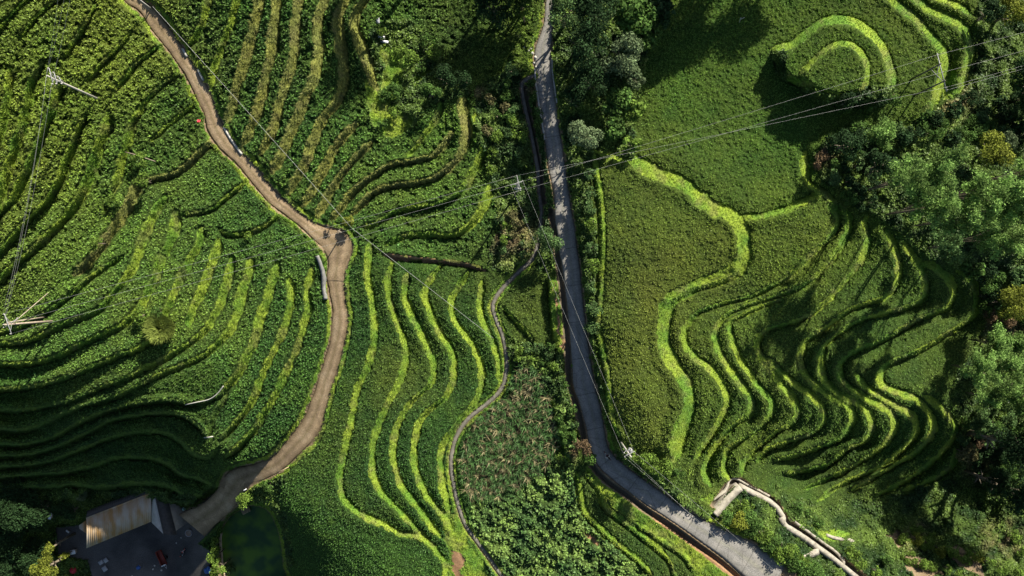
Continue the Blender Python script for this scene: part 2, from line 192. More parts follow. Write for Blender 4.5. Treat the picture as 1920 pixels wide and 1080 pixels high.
# terrace banks: (points, face width px, options)  type 'g' grass, 'b' brownish
BUNDS = [
 ([(20,128),(15,170),(8,215),(0,250)],13,'gE'),([(77,117),(60,150),(53,187),(45,217),(37,253),(20,300),(7,350),(-6,400)],16,'gE'),
 ([(112,157),(100,200),(83,240),(63,293),(43,333),(25,372),(0,400)],18,'gE'),([(160,215),(137,267),(113,333),(85,380),(45,420),(0,475)],13,'gE'),
 ([(203,213),(197,247),(183,280),(168,325),(150,370),(115,415),(70,460),(30,495),(0,525)],18,'gE'),([(267,207),(247,230),(238,267),(230,293),(222,330),(205,370)],13,'gE'),
 ([(320,72),(300,83),(280,100),(253,120),(240,140),(215,170)],7,'gS'),([(350,130),(327,143),(300,163),(277,187),(255,205)],7,'gS'),([(372,190),(360,200),(333,220),(307,243),(285,262)],7,'gS'),
 ([(245,60),(227,83),(207,103),(187,123),(165,150)],6,'gS'),([(60,-10),(40,7),(20,30),(0,55)],7,'gS'),([(130,-10),(97,7),(63,37),(40,70)],6,'gS'),([(180,10),(150,60),(120,110)],6,'gS'),
 ([(398,262),(385,275),(360,300),(330,325),(290,335),(255,345)],16,'b'),([(455,345),(425,370),(395,393),(340,402)],10,'g'),([(525,402),(480,432),(430,440),(412,428)],10,'g'),
 ([(265,335),(245,375),(222,415),(195,455),(165,490),(140,515)],22,'b'),
 ([(310,367),(293,393),(277,427),(263,460),(253,493),(235,522),(207,557),(187,580),(157,592),(117,608),(83,625),(50,640),(0,645)],15,'g'),
 ([(230,480),(193,503),(160,527),(140,547),(100,577),(67,597),(33,615),(0,622)],12,'g'),
 ([(330,397),(328,423),(317,457),(300,490),(288,525),(262,575),(233,607),(207,619),(177,633),(143,649),(110,667),(73,678),(33,683),(0,682)],14,'g'),
 ([(377,427),(370,460),(353,493),(337,525),(315,575),(290,630),(253,657),(227,664),(200,677),(167,690),(127,707),(83,720),(40,728),(0,730)],13,'g'),
 ([(410,450),(403,480),(390,513),(377,547),(365,572),(352,610)],13,'g'),([(433,483),(430,510),(420,547),(410,573),(395,605),(383,620),(350,647),(327,661),(300,677),(273,690),(240,707),(200,722),(153,743),(127,753),(93,760),(60,767),(20,770),(0,770)],13,'g'),
 ([(470,487),(463,520),(450,560),(443,593),(430,620),(407,645),(387,663),(360,677),(333,688),(300,702),(240,733),(207,747),(167,757),(133,770),(93,790),(60,803),(27,807),(0,805)],14,'g'),
 ([(520,493),(510,527),(500,560),(487,600),(477,637),(463,667),(447,697),(425,727),(400,748),(353,756),(320,751),(287,752),(253,757),(213,767),(177,780),(140,797),(107,817),(67,830),(27,835),(0,833)],13,'g'),
 ([(425,740),(395,790),(390,815),(373,801),(350,783),(320,775),(287,775),(253,780),(213,787),(180,803),(147,820),(110,837),(67,850),(27,855),(0,855)],9,'g'),
 ([(410,840),(390,858),(363,852),(340,830),(313,813),(280,810),(240,813),(200,823),(167,837),(133,850),(100,863),(60,872),(20,875),(0,875)],9,'g'),
 ([(397,910),(367,897),(340,890),(313,870),(287,860),(253,857),(213,860),(180,873),(147,880),(117,887),(67,890),(0,897)],9,'g'),
 ([(383,930),(347,930),(320,914),(293,908),(253,906),(213,911),(173,914),(133,909),(100,914),(50,916),(0,921)],12,'g'),
 ([(543,523),(545,567),(533,613),(517,650),(500,683),(487,713),(480,737),(460,770),(433,803),(412,826)],9,'g'),
 ([(573,540),(577,577),(568,613),(557,650),(540,687),(525,722),(507,757),(493,777),(480,802),(450,833),(423,858)],10,'g'),
 ([(585,500),(582,520),(572,545)],9,'g'),
 ([(390,0),(383,33),(367,67),(352,88)],10,'g'),([(443,0),(430,50),(413,93),(400,133),(397,158)],10,'g'),([(485,0),(477,40),(467,83),(453,133),(437,187),(427,227)],14,'b'),
 ([(518,0),(513,50),(507,100),(497,143),(487,187),(478,218),(465,250),(455,272)],14,'b'),([(560,0),(552,50),(552,93),(543,133),(530,167),(520,207),(510,247),(487,287)],14,'b'),
 ([(607,0),(595,43),(597,93),(590,140),(573,180),(557,220),(543,253),(530,283),(510,322)],16,'b'),([(647,0),(633,37),(637,77),(643,120),(643,157),(630,190),(607,220),(590,257),(577,293),(560,327),(540,362)],15,'b'),
 ([(683,0),(665,27),(665,57),(677,87),(687,113),(697,143),(710,167)],15,'b'),([(667,230),(640,260),(623,283),(607,317),(590,347),(568,385)],15,'b'),
 ([(700,263),(677,283),(657,307),(640,327),(620,357),(595,405)],14,'b'),([(847,247),(830,273),(807,293),(763,303),(733,308),(707,323),(680,343),(660,361),(640,387),(621,412)],14,'b'),
 ([(827,187),(820,217),(800,247),(780,273),(763,293)],7,'g'),([(867,180),(867,213),(873,253),(863,287),(847,310),(813,333),(773,343),(733,348),(700,360),(680,380),(660,402)],14,'b'),
 ([(890,215),(907,267),(897,300),(880,333),(863,360),(830,379),(780,388),(740,398),(707,417),(680,425)],12,'g'),([(920,350),(903,393),(880,423),(847,440),(800,439),(753,444),(725,460)],14,'g'),
 ([(910,507),(880,497),(843,492),(797,487),(753,483),(722,478)],10,'b'),
 ([(693,453),(690,487),(688,520),(695,553),(700,593),(702,627),(697,660),(687,693),(673,720),(663,760),(655,803),(645,847),(638,880),(638,907),(643,933),(660,953),(693,973),(727,987),(747,1000),(780,1005),(800,1013),(820,1037),(833,1055),(836,1082)],9,'g'),
 ([(737,490),(727,517),(727,547),(737,587),(750,620),(760,653),(758,687),(745,722),(723,763),(710,793),(700,830),(698,867),(703,900),(717,927),(737,947),(767,978),(797,1005)],9,'g'),
 ([(763,513),(758,550),(770,587),(787,620),(800,650),(812,680),(810,713),(795,732),(773,750),(753,780),(740,813),(737,853),(743,887),(757,917),(780,947),(803,977),(825,1006)],9,'g'),
 ([(840,492),(827,496),(807,523),(795,550),(803,580),(820,617),(840,647),(850,670),(848,713),(833,745),(803,770),(783,797),(777,830),(775,863),(783,893),(797,923),(817,950),(838,977),(847,1003)],9,'g'),
 ([(880,507),(857,540),(847,560),(847,590),(863,617),(883,643),(897,673),(903,703),(900,730),(888,755),(863,787),(837,820),(825,850),(825,880),(830,913),(838,947),(842,970)],8,'g'),
 ([(903,527),(898,573),(907,607),(923,640),(933,680),(935,714)],7,'g'),
 ([(1108,270),(1123,277),(1147,290),(1187,302),(1227,323),(1280,345),(1310,372),(1345,392),(1372,402),(1388,425),(1393,453),(1393,487),(1380,515),(1343,530),(1293,547),(1260,567),(1247,593),(1243,627),(1250,660),(1267,690),(1285,715),(1292,747),(1286,780),(1270,820),(1264,860)],21,'g'),
 ([(1110,285),(1116,330),(1122,365),(1127,427),(1126,493),(1122,560),(1117,610),(1127,660),(1137,710),(1141,770),(1150,797),(1163,822)],11,'g'),
 ([(1395,405),(1420,407),(1445,402),(1483,390),(1520,373),(1537,358)],8,'gN'),([(1510,285),(1508,320),(1517,345),(1537,358),(1560,378),(1575,410)],8,'g'),
 ([(1553,383),(1570,410),(1563,435),(1527,472),(1487,512),(1440,540),(1410,555),(1360,567),(1313,583),(1293,600),(1282,623),(1287,650),(1307,673),(1333,693),(1350,719),(1363,743),(1357,773),(1337,807),(1320,835),(1297,862)],9,'g'),
 ([(1573,383),(1590,410),(1585,443),(1567,475),(1543,505),(1513,531),(1473,548),(1440,560),(1393,575),(1357,595),(1340,623),(1347,657),(1363,683),(1385,716),(1407,747),(1403,777),(1373,800),(1347,827),(1327,860),(1320,887),(1332,912)],9,'g'),
 ([(1468,562),(1440,570),(1390,592),(1370,605),(1368,622),(1383,667),(1400,693),(1419,722),(1440,745),(1447,760),(1438,787),(1403,817),(1367,840),(1357,867),(1358,885),(1370,903)],8,'g'),
 ([(1620,410),(1625,450),(1617,483),(1600,507),(1573,537),(1547,567),(1513,593),(1473,607),(1440,617),(1425,630),(1418,647),(1425,667),(1440,688),(1463,720),(1483,743),(1495,770),(1483,793),(1455,810),(1417,843),(1393,867),(1390,890)],9,'g'),
 ([(1440,672),(1460,695),(1490,720),(1517,740),(1540,763),(1542,790),(1520,813),(1483,827),(1440,842),(1415,870)],8,'g'),
 ([(1660,430),(1673,460),(1683,493),(1680,533),(1660,557),(1627,567),(1593,580),(1567,600),(1540,620),(1513,637),(1503,657),(1500,683),(1513,707),(1530,723),(1553,743),(1580,757),(1597,777),(1590,803),(1573,823),(1540,837),(1500,850),(1450,864)],9,'g'),
 ([(1693,455),(1717,490),(1730,513),(1735,547),(1720,567),(1687,580),(1647,590),(1607,603),(1580,620),(1553,640),(1540,657),(1537,680),(1548,715),(1573,740),(1607,757),(1630,777),(1633,803),(1620,827),(1587,843),(1553,870),(1517,880),(1467,890)],9,'g'),
 ([(1725,490),(1760,507),(1780,527),(1787,550),(1773,577),(1740,590),(1707,607),(1673,627),(1640,643),(1607,657),(1583,673),(1573,693),(1583,718),(1623,747),(1657,763),(1677,787),(1670,817),(1650,840),(1620,860),(1587,880),(1540,902),(1500,920)],10,'g'),
 ([(1605,700),(1620,722),(1645,740),(1673,757),(1703,773),(1717,797),(1707,827),(1680,853),(1647,877),(1600,897),(1557,920),(1533,940)],9,'g'),
 ([(1793,507),(1817,520),(1830,547),(1827,587),(1807,607),(1773,627),(1733,653),(1693,670),(1663,683),(1650,700),(1655,722),(1687,737),(1720,750),(1740,773),(1750,797),(1740,823),(1713,850),(1680,870),(1640,893),(1590,922)],10,'g'),
 ([(1733,743),(1760,763),(1787,793),(1787,820),(1763,850),(1733,877),(1700,900),(1640,930)],9,'g'),([(1790,845),(1780,877),(1740,903),(1690,920)],9,'g'),
 ([(1673,0),(1700,23),(1723,43),(1747,70),(1767,93),(1773,117),(1767,143),(1752,185),(1730,215),(1700,233)],13,'g'),([(1720,0),(1740,17),(1773,33),(1803,50),(1817,77),(1817,110),(1810,140),(1800,170)],13,'g'),([(1767,0),(1793,10),(1820,27)],8,'g'),
 ([(1920,213),(1907,247),(1890,283),(1880,313)],6,'g'),
 ([(1080,880),(1083,900),(1085,927),(1092,960),(1113,983),(1133,1003),(1160,1027),(1187,1047),(1213,1072),(1225,1085)],7,'g'),([(1097,893),(1123,920),(1133,953),(1167,980),(1200,1007),(1233,1033),(1257,1057),(1263,1082)],9,'g'),([(1187,983),(1213,997),(1250,1023),(1283,1047),(1300,1075)],8,'g'),
 ([(1116,292),(1122,330),(1127,365),(1132,427),(1131,493),(1127,560),(1122,610),(1132,660),(1141,710),(1146,770),(1154,795)],13,'gF'),
 ([(1384,478),(1378,495),(1362,508),(1332,519),(1290,535),(1256,555),(1240,588)],13,'gF'),
 ([(1089,905),(1092,927),(1099,958),(1118,979),(1138,998),(1165,1022),(1192,1042),(1222,1075)],6,'gF'),([(1104,893),(1129,918),(1140,950),(1172,976),(1205,1002),(1238,1028),(1268,1078)],7,'gF'),([(1192,979),(1218,992),(1256,1019),(1290,1045),(1306,1072)],6,'gF'),
 ([(945,575),(955,590),(985,620),(1000,643)],8,'g'),([(1030,520),(1034,580),(1040,640)],8,'g'),([(1033,747),(1047,785),(1057,835),(1070,870)],10,'g'),
]
MOUND = [(1453,97),(1487,83),(1513,63),(1547,40),(1583,37),(1617,50),(1643,73),(1660,100),(1670,130),(1673,160),(1655,184),(1627,190),(1590,192),(1550,187),(1523,175),(1500,158),(1472,138)]
MOUND2 = [(1503,140),(1523,117),(1553,90),(1583,80),(1607,90),(1623,113),(1627,140),(1619,166),(1587,178),(1550,175),(1523,162)]
# ------------------------------------------------------------------ grid
STEP = 2.0
U0, U1, V0, V1 = -220, 2140, -240, 1300
us = np.arange(U0, U1 + 1, STEP); vs = np.arange(V0, V1 + 1, STEP)
NU, NV = len(us), len(vs)
UU, VV = np.meshgrid(us, vs)
def vnoise(scale, seed, oct=1, U=None, Vv=None):
    U = UU if U is None else U; Vv = VV if Vv is None else Vv
    out = 0; amp = 1; tot = 0; r = np.random.default_rng(seed)
    for o in range(oct):
        s = scale / 2 ** o; gx = int((U1 - U0) / s) + 4; gy = int((V1 - V0) / s) + 4
        L = r.random((gy, gx)); x = (U - U0) / s; y = (Vv - V0) / s
        x = np.clip(x, 0, gx - 2.001); y = np.clip(y, 0, gy - 2.001)
        xi = x.astype(int); yi = y.astype(int); fx = x - xi; fy = y - yi
        fx = fx * fx * (3 - 2 * fx); fy = fy * fy * (3 - 2 * fy)
        out = out + amp * ((L[yi, xi] * (1 - fx) + L[yi, xi + 1] * fx) * (1 - fy) + (L[yi + 1, xi] * (1 - fx) + L[yi + 1, xi + 1] * fx) * fy)
        tot += amp; amp *= .5
    return out / tot
def bilin(A, u, v):
    x = np.clip((np.asarray(u, float) - U0) / STEP, 0, NU - 1.001); y = np.clip((np.asarray(v, float) - V0) / STEP, 0, NV - 1.001)
    xi = x.astype(int); yi = y.astype(int); fx = x - xi; fy = y - yi
    if A.ndim == 3: fx = fx[..., None]; fy = fy[..., None]
    return (A[yi, xi] * (1 - fx) + A[yi, xi + 1] * fx) * (1 - fy) + (A[yi + 1, xi] * (1 - fx) + A[yi + 1, xi + 1] * fx) * fy
def catmull(P, step=6.0, closed=False):
    P = np.array(P, float); n = len(P)
    if n < 3 and not closed: 
        m = max(2, int(np.linalg.norm(P[1] - P[0]) / step) + 1); t = np.linspace(0, 1, m)[:, None]; return P[0] * (1 - t) + P[1] * t
    out = []
    rng = range(n if closed else n - 1)
    for i in rng:
        if closed: a, b, c, d = P[(i - 1) % n], P[i], P[(i + 1) % n], P[(i + 2) % n]
        else: a, b, c, d = P[max(i - 1, 0)], P[i], P[i + 1], P[min(i + 2, n - 1)]
        m = max(1, int(np.linalg.norm(c - b) / step))
        for t in np.arange(m) / m:
            out.append(.5 * ((2 * b) + (c - a) * t + (2 * a - 5 * b + 4 * c - d) * t * t + (3 * b - a - 3 * c + d) * t ** 3))
    if not closed: out.append(P[-1])
    return np.array(out)
def extend(P):
    P = [tuple(p) for p in P]
    for e in (0, -1):
        x, y = P[e]
        if x < 3 or x > 1917 or y < 3 or y > 1077:
            a = np.array(P[e], float); b = np.array(P[1] if e == 0 else P[-2], float); d = a - b; d /= np.linalg.norm(d) + 1e-9
            q = tuple(a + d * 170)
            if e == 0: P.insert(0, q)
            else: P.append(q)
    return P
def inpoly(poly, U, Vv):
    poly = np.array(poly, float); inside = np.zeros(U.shape, bool); j = len(poly) - 1
    x0, y0 = poly.min(0); x1, y1 = poly.max(0)
    for i in range(len(poly)):
        xi, yi = poly[i]; xj, yj = poly[j]
        if yi != yj:
            c = ((yi > Vv) != (yj > Vv)) & (U < (xj - xi) * (Vv - yi) / (yj - yi) + xi); inside ^= c
        j = i
    return inside
def line_field(P, R):
    """signed distance (left<0?) and along-line parameter near a polyline; inf elsewhere"""
    D = np.full((NV, NU), 1e6, np.float32); S = np.zeros((NV, NU), np.float32); T = np.zeros((NV, NU), np.float32)
    E = np.zeros((NV, NU), np.float32); n = len(P) - 1
    for i in range(n):
        a, b = P[i], P[i + 1]
        x0 = max(int((min(a[0], b[0]) - R - U0) / STEP), 0); x1 = min(int((max(a[0], b[0]) + R - U0) / STEP) + 2, NU)
        y0 = max(int((min(a[1], b[1]) - R - V0) / STEP), 0); y1 = min(int((max(a[1], b[1]) + R - V0) / STEP) + 2, NV)
        if x1 <= x0 or y1 <= y0: continue
        u = UU[y0:y1, x0:x1]; v = VV[y0:y1, x0:x1]; d = b - a; L2 = d @ d + 1e-9
        tr = ((u - a[0]) * d[0] + (v - a[1]) * d[1]) / L2; t = np.clip(tr, 0, 1)
        px = a[0] + t * d[0] - u; py = a[1] + t * d[1] - v; dd = np.hypot(px, py)
        cr = (d[0] * (v - a[1]) - d[1] * (u - a[0])) / math.sqrt(L2)
        m = dd < D[y0:y1, x0:x1]
        D[y0:y1, x0:x1][m] = dd[m]; S[y0:y1, x0:x1][m] = np.sign(cr[m]); T[y0:y1, x0:x1][m] = (i + t[m])
    return D, S, T
# base relief: linear radial interpolation of the survey heights
for i_, (x_, y_, z_) in enumerate(BASE):          # the right hillside drops steeply to its gully
    if x_ >= 1290 and 345 <= y_ <= 945 and z_ < 3.7 and not (x_ < 1500 and y_ < 360): BASE[i_] = (x_, y_, 3.9 - (3.9 - z_) * (1.7 if y_ < 912 else 1.6 if y_ < 945 and x_ > 1490 else 1.25))
BP = np.array(BASE + ROAD1_Z + ROAD2_Z, float)
def rbf(P, gu, gv, smooth=4.0):
    X = P[:, :2]; r = np.linalg.norm(X[:, None] - X[None], axis=2); n = len(X)
    A = np.zeros((n + 1, n + 1)); A[:n, :n] = -r - np.eye(n) * smooth; A[:n, n] = 1; A[n, :n] = 1
    A[:n, :n] = r + 0; A[:n, :n] -= np.eye(n) * smooth
    w = np.linalg.solve(A, np.append(P[:, 2], 0))
    q = np.stack([gu.ravel(), gv.ravel()], 1); out = np.empty(len(q))
    for i in range(0, len(q), 4000):
        rr = np.linalg.norm(q[i:i + 4000, None] - X[None], axis=2); out[i:i + 4000] = rr @ w[:n] + w[n]
    return out.reshape(gu.shape)
cg = 10.0; cu, cv = np.meshgrid(np.arange(U0, U1 + cg * 2, cg), np.arange(V0, V1 + cg * 2, cg)); cz = rbf(BP, cu, cv)
for _ in range(2):                      # soften the cones of the interpolation
    q = np.pad(cz, 1, mode='edge'); cz = (q[1:-1, 1:-1] * 2 + q[:-2, 1:-1] + q[2:, 1:-1] + q[1:-1, :-2] + q[1:-1, 2:]) / 6
xi = (UU - U0) / cg; yi = (VV - V0) / cg; ia = xi.astype(int); ja = yi.astype(int); fx = xi - ia; fy = yi - ja
BASEZ = (cz[ja, ia] * (1 - fx) + cz[ja, ia + 1] * fx) * (1 - fy) + (cz[ja + 1, ia] * (1 - fx) + cz[ja + 1, ia + 1] * fx) * fy
GY, GX = np.gradient(BASEZ, STEP)
H = BASEZ.copy()
BD = np.full((NV, NU), 1e6, np.float32)      # distance to the edge of the nearest bank face (<0 inside)
BBROWN = np.zeros((NV, NU), np.float32)
lines = []
for pts, w, ty in BUNDS:
    P = catmull(extend(pts), 6.0); P = P + (RNG.random(P.shape) - .5) * 1.5; lines.append(P)
allp = np.concatenate(lines); lid = np.concatenate([np.full(len(p), i) for i, p in enumerate(lines)])
for k, (pts, w, ty) in enumerate(BUNDS):
    P = lines[k]; oth = allp[lid != k]
    dn = np.array([np.sort(np.hypot(*(oth - p).T))[:4].mean() for p in P])
    Dl = np.convolve(np.pad(np.clip(dn * .52, 7, 26), 5, mode='edge'), np.ones(11) / 11, 'valid')
    tang = np.gradient(P, axis=0); tang /= np.linalg.norm(tang, axis=1)[:, None] + 1e-9
    gx = bilin(GX, P[:, 0], P[:, 1]); gy = bilin(GY, P[:, 0], P[:, 1])
    gn = gx * (-tang[:, 1]) + gy * tang[:, 0]            # slope along the + side normal
    sgn = 1.0 if gn.mean() > 0 else -1.0                  # + side is uphill?
    if 'E' in ty: sgn = 1.0 if tang[:, 1].mean() > 0 else -1.0       # falls to the east
    if 'N' in ty: sgn = 1.0 if tang[:, 0].mean() > 0 else -1.0       # falls to the north
    cs_ = (tang[:, 1] * .56 + tang[:, 0] * .83) * sgn       # face turned to the sun?
    wfac = np.clip(.72 + cs_ * .75, .42, 1.0)
    st = np.clip(np.maximum(gn * sgn, 0) * 2 * Dl * 1.4, 1.0, 3.6)
    if 'F' in ty: st = st * .12
    if 'E' in ty: st = np.maximum(st, 1.5)
    if 'b' in ty: st = np.maximum(st, 1.4)
    if 'S' in ty: st = st * .55
    st = np.convolve(np.pad(st, 6, mode='edge'), np.ones(13) / 13, 'valid')
    DM = Dl.max(); D, S, T = line_field(P, DM + w + 4)
    m = D < DM + w + 2
    d = D[m]; s = -S[m] * sgn                              # s>0 : low side
    t = T[m]; ti = np.clip(t.astype(int), 0, len(P) - 1)
    wv = w * (0.45 + 1.1 * vnoise(24, 100 + k, 3, UU[m], VV[m])) * wfac[ti]
    endf = np.clip(np.minimum(t, len(P) - 1 - t) / 3.0 + .15, 0, 1)
    f = np.where(d < wv / 2, d / (wv / 2), np.clip(1 - (d - wv / 2) / Dl[ti], 0, 1))
    H[m] += -s * f * st[ti] * .5 * endf
    e = d - wv / 2 * (0.4 + .6 * endf) - np.where(s > 0, 2.6, 1.6) * endf; BD[m] = np.minimum(BD[m], e)
    if 'b' in ty: BBROWN[m] = np.maximum(BBROWN[m], np.clip(1.2 - np.maximum(e, 0) / 3, 0, 1))
# horseshoe knoll: two closed tiers
for P0, z0, w in ((MOUND, 3.2, 15.0), (MOUND2, 1.6, 10.0)):
    P = catmull(P0, 6.0, True); P = np.vstack([P, P[:1]])
    D, S, T = line_field(P, 60); ins = inpoly(P, UU, VV)
    sd = np.where(ins, -D, D); near = (D < 60) | ins
    wv = w * (.75 + .5 * vnoise(20, 55, 2))
    H += np.where(near, z0 * np.clip(.5 - sd / wv, 0, 1), 0)
    BD = np.where(D < 60, np.minimum(BD, D - wv / 2), BD)
# roads cut into the relief
def catmull_pair(P, m=6):
    P = np.array(P, float); n = len(P); out = []
    for i in range(n - 1):
        a, b, c, d = P[max(i - 1, 0)], P[i], P[i + 1], P[min(i + 2, n - 1)]
        for t in np.arange(m) / m:
            out.append(.5 * ((2 * b) + (c - a) * t + (2 * a - 5 * b + 4 * c - d) * t * t + (3 * b - a - 3 * c + d) * t ** 3))
    out.append(P[-1]); return np.array(out)
def zalong(C_, Z):
    Z = np.array(Z, float); P = catmull_pair(Z[:, :2], 10); zz = np.interp(np.linspace(0, len(Z) - 1, len(P)), np.arange(len(Z)), Z[:, 2])
    idx = np.array([np.argmin(np.hypot(*(P - c).T)) for c in C_]); z = zz[idx]
    return np.convolve(np.pad(z, 4, mode='edge'), np.ones(9) / 9, 'valid')
ROADEDGE = np.full((NV, NU), 1e6, np.float32)
def cut_road(Lp, Rp, Z, blend):
    global H, ROADEDGE
    Lc, Rd = catmull(Lp, 6.0), catmull(Rp, 1.5)
    j = np.maximum.accumulate([np.argmin(np.hypot(*(Rd - q).T)) for q in Lc]); j = np.convolve(np.pad(j.astype(float), 5, mode='edge'), np.ones(11) / 11, 'valid')
    Rc = np.stack([np.interp(j, np.arange(len(Rd)), Rd[:, q]) for q in (0, 1)], 1); Cc = (Lc + Rc) / 2; hw = np.hypot(*(Lc - Rc).T) / 2; z = zalong(Cc, Z)
    D, S, T = line_field(Cc, 60); m = D < 60; ti = np.clip(T[m], 0, len(Cc) - 1)
    h2 = np.interp(ti, np.arange(len(Cc)), hw); z2 = np.interp(ti, np.arange(len(Cc)), z)
    e = D[m] - h2; k = np.clip((e - 2) / blend, 0, 1); k = k * k * (3 - 2 * k)
    tgt = np.where(e < 1.5, z2 - .22, z2 + .05)
    H[m] = tgt * (1 - k) + H[m] * k
    ROADEDGE[m] = np.minimum(ROADEDGE[m], e)
    return Lc, Rc, Cc, z
R1 = cut_road(ROAD1_L, ROAD1_R, ROAD1_Z, 9.0)
R2 = cut_road(ROAD2_L, ROAD2_R, ROAD2_Z, 12.0)
PC = catmull_pair(PATH, 8)
pz = np.convolve(np.pad(bilin(H, PC[:, 0], PC[:, 1]), 12, mode='edge'), np.ones(25) / 25, 'valid')
D, S, T = line_field(PC, 30); m = D < 18; z2 = np.interp(T[m], np.arange(len(PC)), pz); e = D[m] - 4
k = np.clip((e - 1) / 7, 0, 1); H[m] = np.where(e < 1, z2 - .15, z2) * (1 - k) + H[m] * k
PATHEDGE = np.full((NV, NU), 1e6, np.float32); PATHEDGE[m] = e
# drains beside the asphalt road and the canal behind the wall
DITCH = [([(1033,395),(1040,430),(1047,490),(1056,560),(1064,640),(1068,715),(1081,760),(1092,805),(1100,850),(1118,882),(1142,905),(1175,928),(1210,955),(1256,985),(1306,1021),(1356,1058),(1400,1098)],5.5,1.0),
         ([(1340,945),(1376,903),(1410,918),(1452,942),(1476,978),(1530,1016),(1580,1052),(1625,1088)],6,1.3),
         ([(985,165),(992,215),(1003,270),(1014,330),(1020,380)],4,.7)]
DITCHD = np.full((NV, NU), 1e6, np.float32)
for P, w, dep in DITCH:
    D, S, T = line_field(catmull(P, 6.0), w + 12); m = D < w + 8
    H[m] -= dep * np.clip((w - D[m]) / (w * .5), 0, 1); DITCHD[m] = np.minimum(DITCHD[m], D[m] - w)
# pond hollow, yard
POND = [(416,1000),(425,975),(447,958),(470,948),(500,955),(518,985),(527,1020),(531,1060),(531,1095),(412,1095)]
PONDP = catmull(POND, 5, True); PZ = -20.4
D, S, T = line_field(np.vstack([PONDP, PONDP[:1]]), 34); ins = inpoly(PONDP, UU, VV); sd = np.where(ins, -D, D); m = (D < 34) | ins
PSD = sd.copy(); kk = np.clip((sd + 2) / 12, 0, 1); H[m] = (PZ - .8) * (1 - kk[m]) + H[m] * kk[m]
YARD = [(318,955),(345,960),(370,950),(400,925),(420,950),(402,990),(372,1020),(395,1035),(392,1110),(180,1110),(165,1050),(110,1040),(105,990),(150,985)]
D, S, T = line_field(np.vstack([catmull(YARD, 6, True)]), 30); ins = inpoly(YARD, UU, VV); sd = np.where(ins, -D, np.minimum(D, 30)); kk = np.clip(sd / 16, 0, 1)
YZ = -24
mm = ins | (D < 16); H[mm] = (YZ + np.clip((UU - 330) / 80, 0, 1) * 7.5)[mm] * (1 - kk[mm]) + H[mm] * kk[mm]
YARDIN = ins
# ------------------------------------------------------------------ ground cover classes
SOIL, RICE, GRASS, SCRUB, CORN, BEAN = range(6)
cover = np.full((NV, NU), RICE, np.int8)
SCRUBS = [
 [(885,170),(975,110),(978,160),(1003,300),(1012,440),(1000,480),(960,512),(915,500),(938,420),(918,340),(915,290),(895,235)],
 [(700,50),(760,30),(800,65),(850,150),(885,172),(850,185),(800,205),(770,245),(705,245),(685,205),(715,165),(700,110)],
 [(1036,-240),(1262,-240),(1235,20),(1215,100),(1192,200),(1186,292),(1120,282),(1110,280),(1118,500),(1112,620),(1130,720),(1140,800),(1160,830),(1230,895),(1300,955),(1290,960),(1130,800),(1085,500),(1060,300),(1035,120)],
 [(1845,-240),(2140,-240),(2140,1300),(1420,1300),(1400,1000),(1340,960),(1375,905),(1450,940),(1450,908),(1500,936),(1540,946),(1600,938),(1650,938),(1700,922),(1800,885),(1805,790),(1775,740),(1850,600),(1840,530),(1760,490),(1690,440),(1640,400),(1600,385),(1555,350),(1520,290),(1600,238),(1700,240),(1770,200),(1815,160),(1832,100),(1835,40)],
 [(-220,925),(130,918),(320,920),(385,940),(350,960),(320,960),(300,925),(160,980),(105,990),(105,1040),(165,1055),(180,1110),(180,1300),(-220,1300)],
 [(418,965),(480,910),(540,890),(520,930),(545,1000),(545,1300),(395,1300),(395,1040),(410,1000)],
 [(1170,835),(1230,880),(1300,940),(1335,960),(1310,980),(1240,930),(1160,870),(1150,850)],
 [(985,150),(1010,140),(1040,360),(1050,480),(1030,520),(1005,510),(1012,470),(1020,400),(1010,300)],
 [(850,1010),(880,1040),(920,1090),(840,1090)],[(955,640),(1000,645),(1045,650),(1062,720),(1085,840),(1080,880),(1060,840),(1040,760),(1010,700),(960,690)]]
wob = (vnoise(18, 31, 2) - .5) * 16; wo2 = (vnoise(18, 32, 2) - .5) * 16
for p in SCRUBS: cover[inpoly(p, UU + wob, VV + wo2)] = SCRUB
GRASSP = [[(1100,862),(1122,880),(1180,930),(1240,975),(1330,1035),(1400,1085),(1310,1085),(1290,1050),(1240,1005),(1195,978),(1170,972),(1145,950),(1130,915),(1098,890)],
 [(690,112),(700,160),(725,190),(745,215),(735,240),(705,238),(692,215),(685,180)],[(830,985),(850,960),(862,985),(900,1050),(925,1085),(845,1085),(838,1040)],
 [(1700,30),(1740,60),(1770,105),(1800,170),(1775,195),(1750,160)] if False else [(1755,120),(1775,105),(1800,150),(1790,180),(1768,190)],
 [(1030,520),(1050,520),(1066,640),(1070,680),(1045,655),(1035,600)],[(700,160),(735,195),(775,215),(765,245),(735,262),(712,245),(700,225)],
 [(714,84),(745,92),(758,130),(752,175),(735,195),(722,160)],[(775,150),(800,130),(815,128),(795,150),(780,165)],[(1395,975),(1340,950),(1375,905),(1345,930),(1330,920),(1310,940)],[(1450,930),(1500,985),(1600,1000),(1560,1020),(1480,965)]]
for p in GRASSP: cover[inpoly(p, UU + wob, VV + wo2)] = GRASS
CORNP = [(880,800),(905,770),(950,735),(965,680),(1010,690),(1030,750),(1050,820),(1035,875),(985,905),(930,935),(885,945),(868,900),(868,840)]
BEANP = [(885,945),(930,935),(985,905),(1035,875),(1060,840),(1078,880),(1086,930),(1094,965),(1130,1005),(1205,1070),(1240,1120),(930,1120),(905,1040),(880,990)]
cover[inpoly(CORNP, UU + wob, VV + wob)] = CORN; cover[inpoly(BEANP, UU - wob * .5, VV + wob)] = BEAN
cover[inpoly([(1050,760),(1062,760),(1085,830),(1075,850),(1060,820)], UU, VV)] = BEAN
